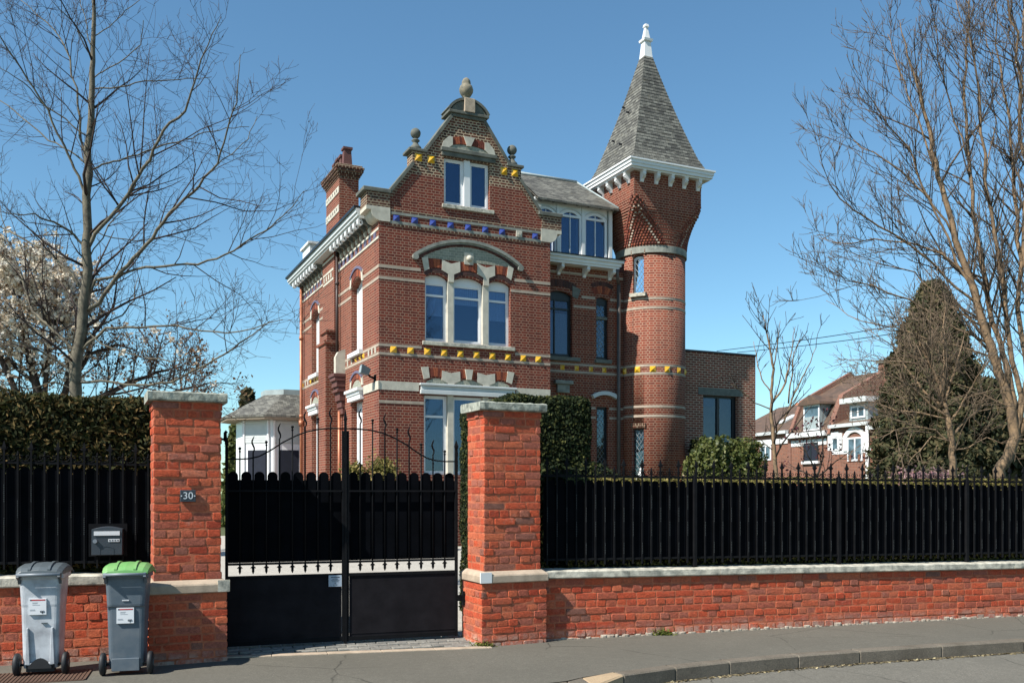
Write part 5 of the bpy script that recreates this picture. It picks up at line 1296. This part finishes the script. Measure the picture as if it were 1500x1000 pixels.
P = []
for i in range(1, 9):
    a, b = Vector(kp[i]), Vector(kp[i+1]); n = int((b-a).length*170)
    for k in range(n):
        q = a.lerp(b, random.random()); t_ = (b-a).normalized(); P.append((q.x + t_.y*abs(random.gauss(0, .03)) , q.y - abs(random.gauss(.01, .03)), -.113))
lt = leaves('gutter_litter', P, .022, M['litter'], None, nrm=np.tile([0, 0, 2.], (len(P), 1))); tag(lt, 'dry leaf crumbs and grit lying in the gutter along the kerb', 'litter', None, 'stuff')
# ================================================================= HEDGES
def hedge(name, label, fr, x0, x1, y0, y1, z0, z1, n, size, mat, wob, rnd, depth=.10, cat='hedge', jit=.9, aspect=1.6):
    t = thing(name, label, cat, fr); P, Nn = box_surface(n, x0, x1, y0, y1, z0, z1, wob, rnd, depth)
    leaves('foliage', P, size, M[mat], t, Nn, jit=jit, aspect=aspect)
    i = depth*.8 + .02
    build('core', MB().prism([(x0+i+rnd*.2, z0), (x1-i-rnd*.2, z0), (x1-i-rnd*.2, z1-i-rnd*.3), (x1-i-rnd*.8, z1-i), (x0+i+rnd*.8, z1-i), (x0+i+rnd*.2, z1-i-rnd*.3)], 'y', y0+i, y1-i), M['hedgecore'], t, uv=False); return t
hedge('hedge', 'tall brownish conifer hedge above the fence left of the left gate pier', WL, -3.6, .36, .32, 1.5, .0, 2.40, 110000, .024, 'hedge', .05, .10, .14, aspect=3.0)
hedge('hedge', 'low yellow green hedge just behind the slats of the long right fence', WR, .15, 9.0, .33, .75, .0, 1.665, 60000, .024, 'hedge3', .012, .05, .08)
hedge('hedge', 'dark clipped block hedge standing behind the right gate pier', Frame(-.11, 10.0, 17.5), 0, 1.08, 0, 1.9, 0.0, 2.575, 75000, .026, 'hedge2', .022, .12, .06, jit=.7)
hedge('shrub', 'dark rounded bush filling the corner between clipped hedge and iron fence', WR, -.1, .85, .45, 1.0, 0.0, 1.78, 12000, .035, 'hedge2', .08, .25, .15)
SX0 = PW(1024, 700, 26.0); hedge('shrub', 'olive green leafy shrub below the annex window', Frame(SX0[0], 26.0, 10), 0, 2.05, 0, 1.3, 0, 2.95, 15000, .075, 'shrub', .30, .7, .40)
hedge('shrub', 'dark shrub between tower foot and annex window', H, 10.55, 11.15, .0, .7, 0, 3.2, 6000, .07, 'hedge2', .2, .3, .3)
for k, (px, py, s, lab) in enumerate(((560, 684, .32, 'small yellow green shrub seen over the gate at the house corner'), (519, 688, .25, 'small bushy shrub under the white side window beyond the gate'))):
    t = thing('shrub', lab, 'shrub'); c0 = Vector(PW(px, py+8, 23.0)); pts = rng.normal(size=(1400, 3))*s*.5 + np.array(c0); leaves('foliage', pts, .06, M['hedge3'], t)
    build('stem', MB().tube([(c0.x, c0.y, 0), (c0.x, c0.y, c0.z)], .03, 5), M['bark'], t)
# lighter straggly growth low behind the fences (seen under the slats)
# ================================================================= TREES
def tree(label, limbs_px, Y, seed, levels=3, bark='bark', twig='twig', extra=None, rs=(1, 1), **k):
    rd_ = random.Random(seed); L = []
    for i_, (poly, r0, r1, dr) in enumerate(limbs_px): q_ = rs[0] if i_ == 0 else rs[1]; L.append(limb_px(poly, Y, r0*q_, max(r1*q_, .004), dr))
    t = thing('bare_tree', label, 'tree', loc=(L[0][0][0].x, Y, 0)); off = Vector((L[0][0][0].x, Y, 0))
    tr, tw2, tips = grow(L, levels, seed, **k)
    for mb in (tr, tw2): mb.v = [(p[0]-off.x, p[1]-off.y, p[2]) for p in mb.v]
    build('trunk', tr, M[bark], t, uv=False, recalc=False); build('crown', tw2, M[twig], t, uv=False, recalc=False)
    return t, [p-off for p in tips]
LT = [
 ([(108, 730), (110, 640), (110.6, 574), (113, 518), (120, 482), (123, 440), (127, 412), (126, 356), (127, 297), (129, 255), (132, 195), (133.5, 150), (136, 105), (136, 54), (139, 0), (141, -40)], .115, .018, 0),
 ([(130, 362), (140, 344), (174, 303), (195, 273), (219, 234), (240, 192), (270, 162), (282, 132), (290, 99), (305, 65), (324, 24)], .045, .004, -.8),
 ([(128, 455), (145, 442), (168, 412), (196, 378), (224, 348), (246, 314), (263, 300), (290, 272), (318, 240), (335, 190), (345, 150), (352, 80)], .05, .004, -1.2),
 ([(318, 240), (340, 225), (362, 205), (377, 170)], .012, .003, .3),
 ([(133, 425), (140, 410), (170, 404), (200, 394), (240, 390), (290, 387), (330, 374), (365, 350), (400, 330), (420, 310), (445, 280)], .036, .004, -.5),
 ([(118, 510), (130, 497), (146, 479), (179, 462), (196, 440), (202, 406)], .03, .004, .8),
 ([(116, 515), (157, 479), (202, 480), (238, 475), (294, 485), (350, 485), (414, 468)], .034, .004, -1.),
 ([(116, 560), (150, 556), (200, 565), (250, 560), (300, 535), (340, 510), (370, 490), (395, 470)], .034, .004, -.9),
 ([(131, 252), (150, 240), (175, 235), (215, 222), (240, 212), (270, 205), (300, 195), (330, 188), (365, 186)], .022, .003, .9),
 ([(135, 130), (175, 128), (210, 118), (260, 118), (310, 113)], .017, .003, .7),
 ([(135, 115), (150, 105), (185, 85), (205, 65), (210, 30)], .014, .003, -.6),
 ([(136, 55), (160, 40), (185, 15), (205, 0)], .012, .004, .5),
 ([(125, 290), (115, 260), (100, 225), (85, 195), (60, 145), (30, 100), (5, 60), (-20, 20)], .032, .006, -.8),
 ([(128, 240), (105, 222), (70, 205), (30, 170), (0, 148), (-30, 120)], .02, .005, .9),
 ([(127, 200), (95, 175), (60, 150), (35, 120), (0, 100)], .018, .004, -.5),
 ([(127, 365), (110, 345), (80, 325), (50, 315), (0, 310)], .032, .006, -.9),
 ([(124, 430), (105, 400), (70, 370), (35, 350), (0, 333), (-30, 315)], .035, .008, .8),
 ([(114, 520), (95, 500), (70, 475), (45, 455), (30, 400), (10, 350), (0, 300)], .042, .006, 1.0),
 ([(110, 545), (70, 520), (30, 500), (0, 470)], .03, .006, -.6),
 ([(112, 572), (80, 560), (40, 570), (-5, 560)], .02, .005, -.6),
 ([(127, 262), (120, 200), (112, 130), (95, 65), (70, 35), (30, 0)], .028, .005, .6),
 ([(134, 70), (125, 35), (118, -5)], .014, .004, .4),
 ([(134, 85), (110, 35), (75, 0)], .014, .004, -.5),
 ([(120, 480), (150, 505), (200, 520), (250, 530), (300, 520)], .018, .003, -.7),
 ([(126, 330), (150, 345), (200, 352), (250, 345), (300, 360)], .014, .003, .7),
 ([(128, 385), (160, 330), (185, 300), (200, 260), (215, 235)], .015, .003, .8)]
tree('large bare grey tree with one straight trunk rising behind the left hedge', LT, 12.0, 3, rs=(.72, .58), up=.22, len0=.78, dens=4.7, wig=.15, minr=.0027)
RT = [
 ([(1462, 745), (1463, 688), (1478, 668), (1487, 640), (1480, 600), (1468, 560), (1455, 520), (1442, 480), (1430, 440), (1418, 400), (1400, 350), (1385, 290), (1370, 240), (1360, 190), (1345, 130), (1330, 80), (1318, 30)], .13, .006, 0),
 ([(1487, 640), (1484, 590), (1470, 520), (1455, 470), (1440, 400), (1430, 330), (1422, 260), (1415, 200), (1413, 120), (1418, 60), (1420, -20)], .075, .012, .6),
 ([(1488, 640), (1495, 580), (1480, 500), (1470, 420), (1455, 340), (1445, 260), (1435, 160), (1425, 80), (1400, 0)], .07, .008, -.6),
 ([(1488, 640), (1502, 560), (1495, 450), (1490, 350), (1485, 250), (1480, 180), (1465, 100), (1455, -10)], .07, .01, .8),
 ([(1490, 640), (1512, 500), (1505, 300), (1497, 150), (1490, 50), (1470, -20)], .07, .012, -.4),
 ([(1492, 650), (1520, 540), (1530, 400), (1520, 200), (1500, 60), (1500, -20)], .06, .012, .5),
 ([(1430, 445), (1400, 420), (1360, 380), (1320, 350), (1270, 320), (1240, 300), (1215, 270), (1200, 235)], .034, .004, -.7),
 ([(1422, 410), (1380, 370), (1330, 355), (1280, 350), (1240, 358), (1200, 348)], .028, .004, .6),
 ([(1432, 450), (1390, 350), (1360, 290), (1320, 250), (1290, 230), (1260, 215), (1245, 200)], .032, .004, .4),
 ([(1400, 350), (1350, 270), (1330, 215), (1300, 185), (1280, 150), (1265, 130)], .028, .004, -.6),
 ([(1385, 300), (1350, 190), (1330, 140), (1310, 80), (1300, 50)], .026, .004, .5),
 ([(1445, 500), (1380, 470), (1330, 440), (1280, 420), (1240, 410), (1215, 390)], .028, .004, -.8),
 ([(1450, 520), (1370, 500), (1310, 480), (1260, 470), (1210, 440)], .026, .004, .7),
 ([(1440, 480), (1380, 440), (1340, 400), (1290, 385), (1250, 375)], .024, .004, .2),
 ([(1415, 230), (1390, 150), (1375, 90), (1370, 30), (1360, -10)], .02, .004, -.5),
 ([(1445, 260), (1460, 180), (1450, 90), (1440, 20)], .018, .004, .5),
 ([(1487, 600), (1430, 570), (1390, 560), (1350, 540), (1300, 530)], .025, .004, -.9)]
tree('tall bare tree with many upright tan stems at the right edge', RT, 14.5, 8, rs=(.72, .62), bark='bark_y', twig='twig_y', up=.34, len0=.85, dens=4.4, wig=.12, minr=.0050, mina=25, maxa=60)
ST = [
 ([(1397, 740), (1396, 690), (1394, 650), (1388, 610), (1383, 590), (1375, 560), (1362, 530), (1345, 500), (1335, 480)], .075, .008, 0),
 ([(1388, 612), (1360, 590), (1330, 565), (1300, 545), (1275, 535)], .03, .004, -.5), ([(1385, 600), (1350, 570), (1320, 530), (1305, 500)], .028, .004, .5),
 ([(1390, 620), (1410, 590), (1430, 555), (1450, 525)], .03, .004, -.5), ([(1392, 640), (1415, 615), (1440, 595), (1475, 590)], .03, .004, .6),
 ([(1385, 595), (1392, 560), (1405, 520), (1415, 480)], .028, .004, .4), ([(1394, 650), (1370, 630), (1340, 625), (1310, 630), (1290, 645)], .022, .004, -.5),
 ([(1378, 570), (1385, 530), (1380, 490), (1385, 450)], .022, .004, .3), ([(1388, 615), (1350, 605), (1310, 600), (1285, 590)], .022, .004, .3),
 ([(1396, 660), (1420, 655), (1445, 640), (1470, 650)], .02, .004, -.3), ([(1394, 645), (1365, 640), (1345, 660), (1330, 680)], .015, .003, -.4)]
tree('small bare spreading tree with one pale stem in front of the dark conifer', ST, 13.0, 21, rs=(.75, .75), bark='bark_y', twig='twig_pale', up=.15, len0=.8, dens=6, minr=.004, mina=30, maxa=65)
YT = [
 ([(1136, 745), (1136, 690), (1133, 651), (1130, 612), (1130, 573), (1133, 540), (1129, 515), (1122, 480), (1118, 460)], .05, .006, 0),
 ([(1131, 645), (1148, 617), (1160, 585), (1172, 560), (1182, 540), (1196, 508)], .022, .005, -.3), ([(1131, 592), (1148, 568), (1155, 540), (1158, 515), (1165, 478)], .022, .005, .3),
 ([(1155, 590), (1160, 550), (1163, 520), (1172, 495)], .016, .004, -.2), ([(1130, 575), (1115, 555), (1108, 525), (1104, 500)], .014, .004, .3), ([(1132, 540), (1140, 500), (1143, 470)], .012, .003, -.2),
 ([(1131, 600), (1105, 590), (1085, 570), (1070, 562)], .013, .003, -.4), ([(1133, 660), (1115, 645), (1100, 640)], .01, .003, -.4)]
t_, tips = tree('young slender bare tree with knobbly twigs beside the annex', YT, 15.5, 33, rs=(.8, .9), levels=2, bark='bark_y', twig='bark_dark', up=.35, len0=.5, dens=4.5, minr=.006, mina=25, maxa=55)
# magnolia
MT = [([(60, 745), (62, 690), (60, 600), (50, 540), (40, 480), (30, 420), (25, 370)], .13, .02, 0), ([(61, 640), (100, 560), (130, 500), (140, 450), (120, 400)], .09, .015, 1.), ([(61, 640), (20, 560), (-10, 480), (-30, 400)], .09, .02, -1.),
 ([(62, 660), (130, 590), (190, 550), (230, 530), (270, 520)], .08, .012, .8), ([(60, 600), (70, 520), (80, 450), (70, 400), (60, 360)], .06, .012, -.8), ([(62, 650), (160, 600), (220, 580), (280, 560), (310, 550)], .06, .01, -.5), ([(130, 500), (170, 480), (200, 490)], .04, .01, -.5), ([(90, 580), (110, 480), (110, 430), (90, 370)], .05, .01, .4), ([(60, 560), (0, 500), (-20, 430), (-10, 370)], .05, .01, .4)]
MT = [([(x, y if y > 600 else 600-(600-y)*.80) for x, y in pl], a, b, c_) for pl, a, b, c_ in MT]
mt, tips = tree('large magnolia in white blossom at the left edge, browned twigs towards the right', MT, 20.0, 44, levels=3, bark='bark_dark', twig='bark_dark', up=.25, len0=.9, dens=5.2, minr=.006, mina=30, maxa=70)
tp = np.array([tuple(p) for p in tips]); ox = mt.location.x
pxs = (tp[:, 0]+ox)/(tp[:, 1]+20.0)*FPX + CXP; pys = HYP - (tp[:, 2]-CAMH)/(tp[:, 1]+20.0)*FPX
pr = np.clip((150-pxs)/60, .05, 1) * np.clip((575-pys)/110, .05, 1)
sel = rng.random(len(tp)) < pr*.6
w_ = tp[sel]; w_ = np.repeat(w_, 8, axis=0) + rng.normal(size=(len(w_)*8, 3))*.04
leaves('blossom', w_, .062, M['petal'], mt, nrm=np.tile([0, 0, .5], (len(w_), 1)), jit=1)
s2 = rng.random(len(tp)) < .3; b_ = tp[s2]; b_ = np.repeat(b_, 2, axis=0) + rng.normal(size=(len(b_)*2, 3))*.05; leaves('bud', b_, .05, M['browned'], mt)
# conifer behind the bare trees
def conifer(label, px_c, py_top, hw_px, Y, n, seed, name='conifer', size=.16, mat='conifer', shape=.75):
    X, _, Zt = PW(px_c, py_top, Y); hw = hw_px/FPX*Y; t = thing(name, label, 'tree', loc=(X, Y, 0))
    r_ = np.random.default_rng(seed); z = r_.random(n)**1.0; rad = hw*(1-z**2.1)**shape + .12
    th = r_.random(n)*2*math.pi; lump = 1 + .13*np.sin(th*5+z*9) + .10*np.sin(th*11-z*23) + .09*np.sin(z*60+th*3) + .07*np.sin(z*95-th*7)
    rr = rad*lump*(1 - .35*r_.random(n)**2); P = np.stack([rr*np.cos(th), rr*np.sin(th), z*Zt*.98 + .1 - rr*.05], 1); P += r_.normal(size=(n, 3))*.05
    Nn = np.stack([np.cos(th), np.sin(th), np.full(n, .3)], 1); leaves('crown', P, size, M[mat], t, Nn, aspect=2.2, jit=1.0)
    build('trunk', MB().tube([(0, 0, -.1), (0, 0, Zt*.9)], [.2, .04], 8), M['bark_dark'], t, uv=False)
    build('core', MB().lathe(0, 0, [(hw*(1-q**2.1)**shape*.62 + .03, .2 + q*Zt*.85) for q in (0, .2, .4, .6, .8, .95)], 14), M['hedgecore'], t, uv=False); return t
conifer('wide dark green conifer behind the small bare tree on the right', 1366, 417, 74, 21, 150000, 2, size=.060, shape=.85)
conifer('dark conifer crown showing just above the garden room roof', 363, 572, 16, 46, 5000, 3, size=.22)
conifer('tall dark evergreen between gate pier and garden room', 352, 615, 18, 40, 6000, 4, size=.2, mat='shrub')
conifer('low dark evergreen at the foot of the tall bare right tree', 1440, 560, 50, 24, 12000, 5, size=.14, shape=.5)
# purple leaved shrub and pink shrub
PT = [([(1195, 745), (1196, 700), (1190, 680), (1180, 660), (1170, 645)], .02, .004, 0), ([(1196, 700), (1205, 670), (1204, 640), (1200, 610)], .02, .004, .2), ([(1196, 700), (1225, 675), (1245, 660)], .016, .004, -.2), ([(1194, 700), (1175, 690), (1155, 680)], .016, .004, .2), ([(1205, 670), (1185, 640), (1180, 625)], .014, .004, .2)]
pt, tips = tree('purple leaved shrub in front of the distant brick houses', PT, 16.5, 55, levels=2, bark='bark_dark', twig='bark_dark', up=.3, len0=.45, dens=5, minr=.005)
pt['category'] = 'shrub'; pt.name = 'purple_shrub'
tp = np.array([tuple(p) for p in tips]); tp = tp[rng.random(len(tp)) < .55]; b_ = np.repeat(tp, 3, axis=0) + rng.normal(size=(len(tp)*3, 3))*.04; leaves('leaf_clusters', b_, .038, M['purple'], pt)
pk = thing('pink_shrub', 'low shrub with pale pink blossom behind the right fence before the conifer', 'shrub'); c0 = Vector(PW(1365, 700, 14)); c1 = Vector(PW(1335, 705, 14))
pts = np.concatenate([rng.normal(size=(350, 3))*np.array([.22, .2, .08]) + np.array(c0), rng.normal(size=(250, 3))*np.array([.2, .2, .08]) + np.array(c1)]); leaves('blossom', pts, .04, M['pink'], pk)
build('stem', MB().tube([(c0.x, c0.y, 0), tuple(c0)], .02, 5).tube([(c1.x, c1.y, 0), tuple(c1)], .02, 5), M['bark_dark'], pk, uv=False)
# weeds along the wall foot and kerb
for px, py, s, lab in ((1187, 914, .05, 'largest weed tuft at the foot of the long wall'), (970, 929, .04, 'dry yellow weed tuft at the foot of the wall near the gate pier'), (1067, 921, .03, 'small green weed tuft between the two larger ones at the wall foot'), (1368, 902, .035, 'weed tuft at the wall foot towards the right edge'), (1490, 898, .05, 'weed tuft at the wall foot at the far right'),
    (913, 994, .045, 'weed tuft at the end of the pale dropped kerb'), (970, 990, .04, 'weed tuft in the gutter beside the dropped kerb'), (1074, 984, .03, 'small weed in the gutter below the kerb bend'), (708, 946, .035, 'yellowish weeds at the corner of the right gate pier')):
    onk = py > 975; x, y = GP(px, py, -.118 if onk else 0); t = thing('weed', lab, 'weed', loc=(x, y - (.03), -.118 if onk else 0))
    s *= 1.35; n = int(260*s/.05); P = rng.normal(size=(n, 3))*np.array([s, s*.35, s*.5]); P[:, 2] = abs(P[:, 2]) ; leaves('leaves', P, .014, M['weed'], t, aspect=2.6)

# ================================================================= DISTANT HOUSES
DF = Frame(14.9, 56, -70); dp = DF.px
def fbox(name, par, pa, pb, v0, v1, mat, ztop=None):
    (ua, za), (ub, zb) = pa, pb; return build(name, MB().box(ua, ub, v0, v1, min(za, zb), max(za, zb)), M[mat], par)
def far_house(label, ua, ub, ze, zr, vr, depth, roofmat, wallmat='brick_far', over=.12):
    t = thing('terraced_house', label, 'house', DF, group='terraced brick houses beyond the garden')
    build('wall', MB().box(ua, ub, 0, depth, -.3, ze), M[wallmat], t)
    g = MB().prism([(-over, ze-.02), (vr, zr), (depth+over, ze-.02), (depth+over, ze-.14), (-over, ze-.14)], 'x', ua, ub); build('roof', g, M[roofmat], t)
    build('gutter', MB().box(ua, ub, -over-.16, -over+.02, ze-.16, ze+.02), M['greywhite'], t); return t
uA0 = dp(1060, 640)[0]; uAB = dp(1157, 630)[0]; uBC = dp(1214, 630)[0]; uCD = dp(1276, 620)[0]; uD1 = dp(1345, 620)[0]
zA = dp(1130, 633)[1]; zB = dp(1185, 636)[1]; zC = dp(1245, 620.5)[1]
hA = far_house('distant house with brown tiled roof and a small skylight, nearest the annex', uA0, uAB, zA, dp(1140, 597, 4.2)[1], 4.2, 8.4, 'slate_far')
g = MB(); a, b = dp(1150, 617, .9), dp(1159, 611, .9)
slope = (dp(1140, 597, 4.2)[1]-zA)/4.3
zz = lambda v: zA + slope*(v+.12)
ua, ub = dp(1148, 615, 1.6)[0], dp(1158, 615, 1.6)[0]
build('skylight', MB().add([(ua,1.2,zz(1.2)+.03),(ub,1.2,zz(1.2)+.03),(ub,2.2,zz(2.2)+.03),(ua,2.2,zz(2.2)+.03),(ua,1.2,zz(1.2)+.12),(ub,1.2,zz(1.2)+.12),(ub,2.2,zz(2.2)+.12),(ua,2.2,zz(2.2)+.12)], []) or MB().prism([(1.2, zz(1.2)), (2.2, zz(2.2)), (2.2, zz(2.2)+.1), (1.2, zz(1.2)+.1)], 'x', ua, ub), M['greywhite'], hA)
def fwin(par, x0, y0, x1, y1, v=0, mat='upvc', pane='glass', mull=1, mid=None):
    (ua, zt), (ub, _) = dp(x0, (y0+y1)/2, v), dp(x1, (y0+y1)/2, v); um = (x0+x1)/2; zt = dp(um, y0, v)[1]; zb = dp(um, y1, v)[1]
    mb = MB(); frame_rect(mb, ua, ub, zb, zt, v-.05, v-.002, .09)
    for k in range(mull): m = ua + (ub-ua)*(k+1)/(mull+1); mb.box(m-.05, m+.05, v-.045, v-.004, zb+.09, zt-.09)
    o = build('window', mb, M[mat], par); build('pane', MB().box(ua+.05, ub-.05, v-.03, v-.01, zb+.05, zt-.05), M['room'] if pane == 'room' else M['pane_far'], o); return o, ua, ub, zb, zt
M['pane_far'] = plain('far_window_pane', (.10, .16, .20), .15, .5, 2)
o, ua, ub, zb, zt = fwin(hA, 1114, 652, 1130, 674); build('lintel', MB().box(ua-.5, ub+1.6, -.06, 0, zt+.02, zt+.32), M['white'], hA)
orange = thing('terraced_house', 'farthest distant house showing only a bright orange tiled roof', 'house', DF, group='terraced brick houses beyond the garden')
build('wall', MB().box(uA0-9, uAB-1.0, 8.6, 16, -.3, zA), M['brick_far'], orange); build('roof', MB().prism([(8.5, zA-.1), (12.5, dp(1125, 596, 12.5)[1]), (16.5, zA-.1)], 'x', uA0-9, uAB-.6), M['tile_orange'], orange)
# house B with mansard
hB = thing('terraced_house', 'distant house with steep brown mansard, blue dormer window and tall brick party gable', 'house', DF, group='terraced brick houses beyond the garden')
zm = dp(1185, 590, .9)[1]; zrB = dp(1213, 557, 4.2)[1]
build('wall', MB().box(uAB, uBC, 0, 8.4, -.3, zB), M['brick_far'], hB)
build('roof', MB().prism([(-.05, zB), (.9, zm), (4.2, zrB), (8.45, zB)], 'x', uAB+.02, uBC-.02), M['slate_far'], hB)
build('fascia', MB().box(uAB, uBC, -.30, 0, zB-.15, zB+.12).box(uAB, uBC, -.03, 0, zB-.62, zB-.3), M['white'], hB)
for ua_, ub_ in ((uAB-.12, uAB+.15), (uBC-.12, uBC+.25)):
    build('party_wall', MB().prism([(-.15, zB-.1), (.75, zm+.18), (4.2, zrB+.25), (8.5, zB), (8.5, -.3), (-.05, -.3), (-.05, zB-.1)], 'x', ua_, ub_), M['brick_party'], hB)
o, ua, ub, zb, zt = fwin(hB, 1178, 593, 1201, 630, -.02, mull=0); build('dormer_cheek', MB().box(ua, ub, 0, 1.2, zb, zt), M['zinc'], hB); build('dormer_roof', MB().prism([(ua-.3, zt), (ub+.3, zt), (ub+.25, zt+.12), ((ua+ub)/2, zt+.55), (ua-.25, zt+.12)], 'y', -.25, 2.2), M['slate_far'], hB); build('dormer_panel', MB().box(ua+.08, ub-.08, -.09, -.05, zb+.08, zb+.75), M['zinc'], hB)
o, ua, ub, zb, zt = fwin(hB, 1178, 648, 1199, 675, 0, mat='darkframe', pane='room'); build('window_sill', MB().box(ua-.1, ub+.1, -.14, 0, zb-.15, zb), M['white'], hB)
cu, cz = dp(1240, 560, 4.2); ct_ = build('chimney', MB().box(uBC-.2, uBC+.62, 3.5, 5.0, zrB-1, dp(1236, 545, 4.2)[1]), M['brick_far'], hB)
build('chimney_cap', MB().box(uBC-.28, uBC+.7, 3.4, 5.1, dp(1236, 545, 4.2)[1], dp(1236, 542, 4.2)[1]), M['stone_dark'], ct_); zc_ = dp(1236, 542, 4.2)[1]; build('chimney_pot', MB().cyl((uBC+.2, 4.2, zc_), (uBC+.2, 4.2, zc_+.42), .14), M['tile_orange'], ct_)
# house C, D
hC = far_house('distant low house with white painted arched window surrounds and a small roof dormer', uBC+.26, uCD, zC, dp(1245, 597, 3.4)[1], 3.4, 7.4, 'slate_far')
o, ua, ub, zb, zt = fwin(hC, 1247, 594, 1268, 612, .4, mull=1); build('dormer_cheek', MB().box(ua-.15, ub+.15, .41, 3.4, zb-.2, zt+.15), M['zinc'], hC); build('dormer_roof', MB().box(ua-.45, ub+.45, .0, 3.5, zt+.15, zt+.42), M['greywhite'], hC)
o, ua, ub, zb, zt = fwin(hC, 1242, 640, 1264, 675, 0, mull=1)
um = (ua+ub)/2; build('arch_surround', arc_slab(MB(), um, zt-.15, (ub-ua)/2+.1, .42, .26, -.09, 0).box(ua-.3, ua, -.08, 0, zt-.7, zt).box(ub, ub+.3, -.08, 0, zt-.7, zt), M['white'], hC)
build('blind_panel', MB().box(ua+.15, um-.25, -.058, -.052, zb, zt-.9).box(um+.25, ub-.15, -.058, -.052, zb, zt-.9), M['brick_far'], hC)
o, ua, ub, zb, zt = fwin(hC, 1219, 640, 1229, 660, 0, mull=0); build('window_surround', MB().box(ua-.28, ua, -.07, 0, zt-.7, zt+.2).box(ub, ub+.28, -.07, 0, zt-.7, zt+.2).box(ua, ub, -.07, 0, zt, zt+.28), M['white'], hC)
u1_, u2_ = dp(1233, 650)[0], dp(1242, 650)[0]; build('string_course', MB().box(uBC+.3, uCD, -.02, 0, zt-.92, zt-.70), M['white'], hC)
build('downpipe', MB().cyl((uCD-.1, -.15, 0), (uCD-.1, -.15, zC), .09, 8), M['white'], hC)
hD = far_house('distant house at the right end of the row, half hidden by the conifer', uCD+.02, uD1, zC-.25, dp(1300, 590, 3.8)[1], 3.8, 7.6, 'tile_orange')
fwin(hD, 1287, 636, 1297, 652, 0, mull=0); build('string_course', MB().box(uCD+.1, uD1, -.02, 0, dp(1290, 656)[1], dp(1290, 651)[1]), M['white'], hD)
# ================================================================= WIRES, far trees
for (xa, ya, xb, yb, lab) in ((1050, 514, 1260, 478, 'upper of the two thin overhead wires right of the annex'), (1080, 516, 1260, 488, 'lower of the two thin overhead wires right of the annex')):
    p, q = Vector(PW(xa, ya, 34)), Vector(PW(xb, yb, 26)); q = p + (q-p)*2.2; t = thing('overhead_wire', lab, 'wire'); n = 16
    build('cable', MB().tube([tuple(p.lerp(q, i/n) - Vector((0, 0, .5*math.sin(math.pi*i/n)*.3))) for i in range(n+1)], .011, 4), M['iron'], t, uv=False)
for k, (px, pt_, hw, Y, lab) in enumerate(((-10, 560, 60, 60, 'distant tree mass left edge'), (250, 600, 70, 70, 'distant bare wood behind the left gate pier'))):
    pass
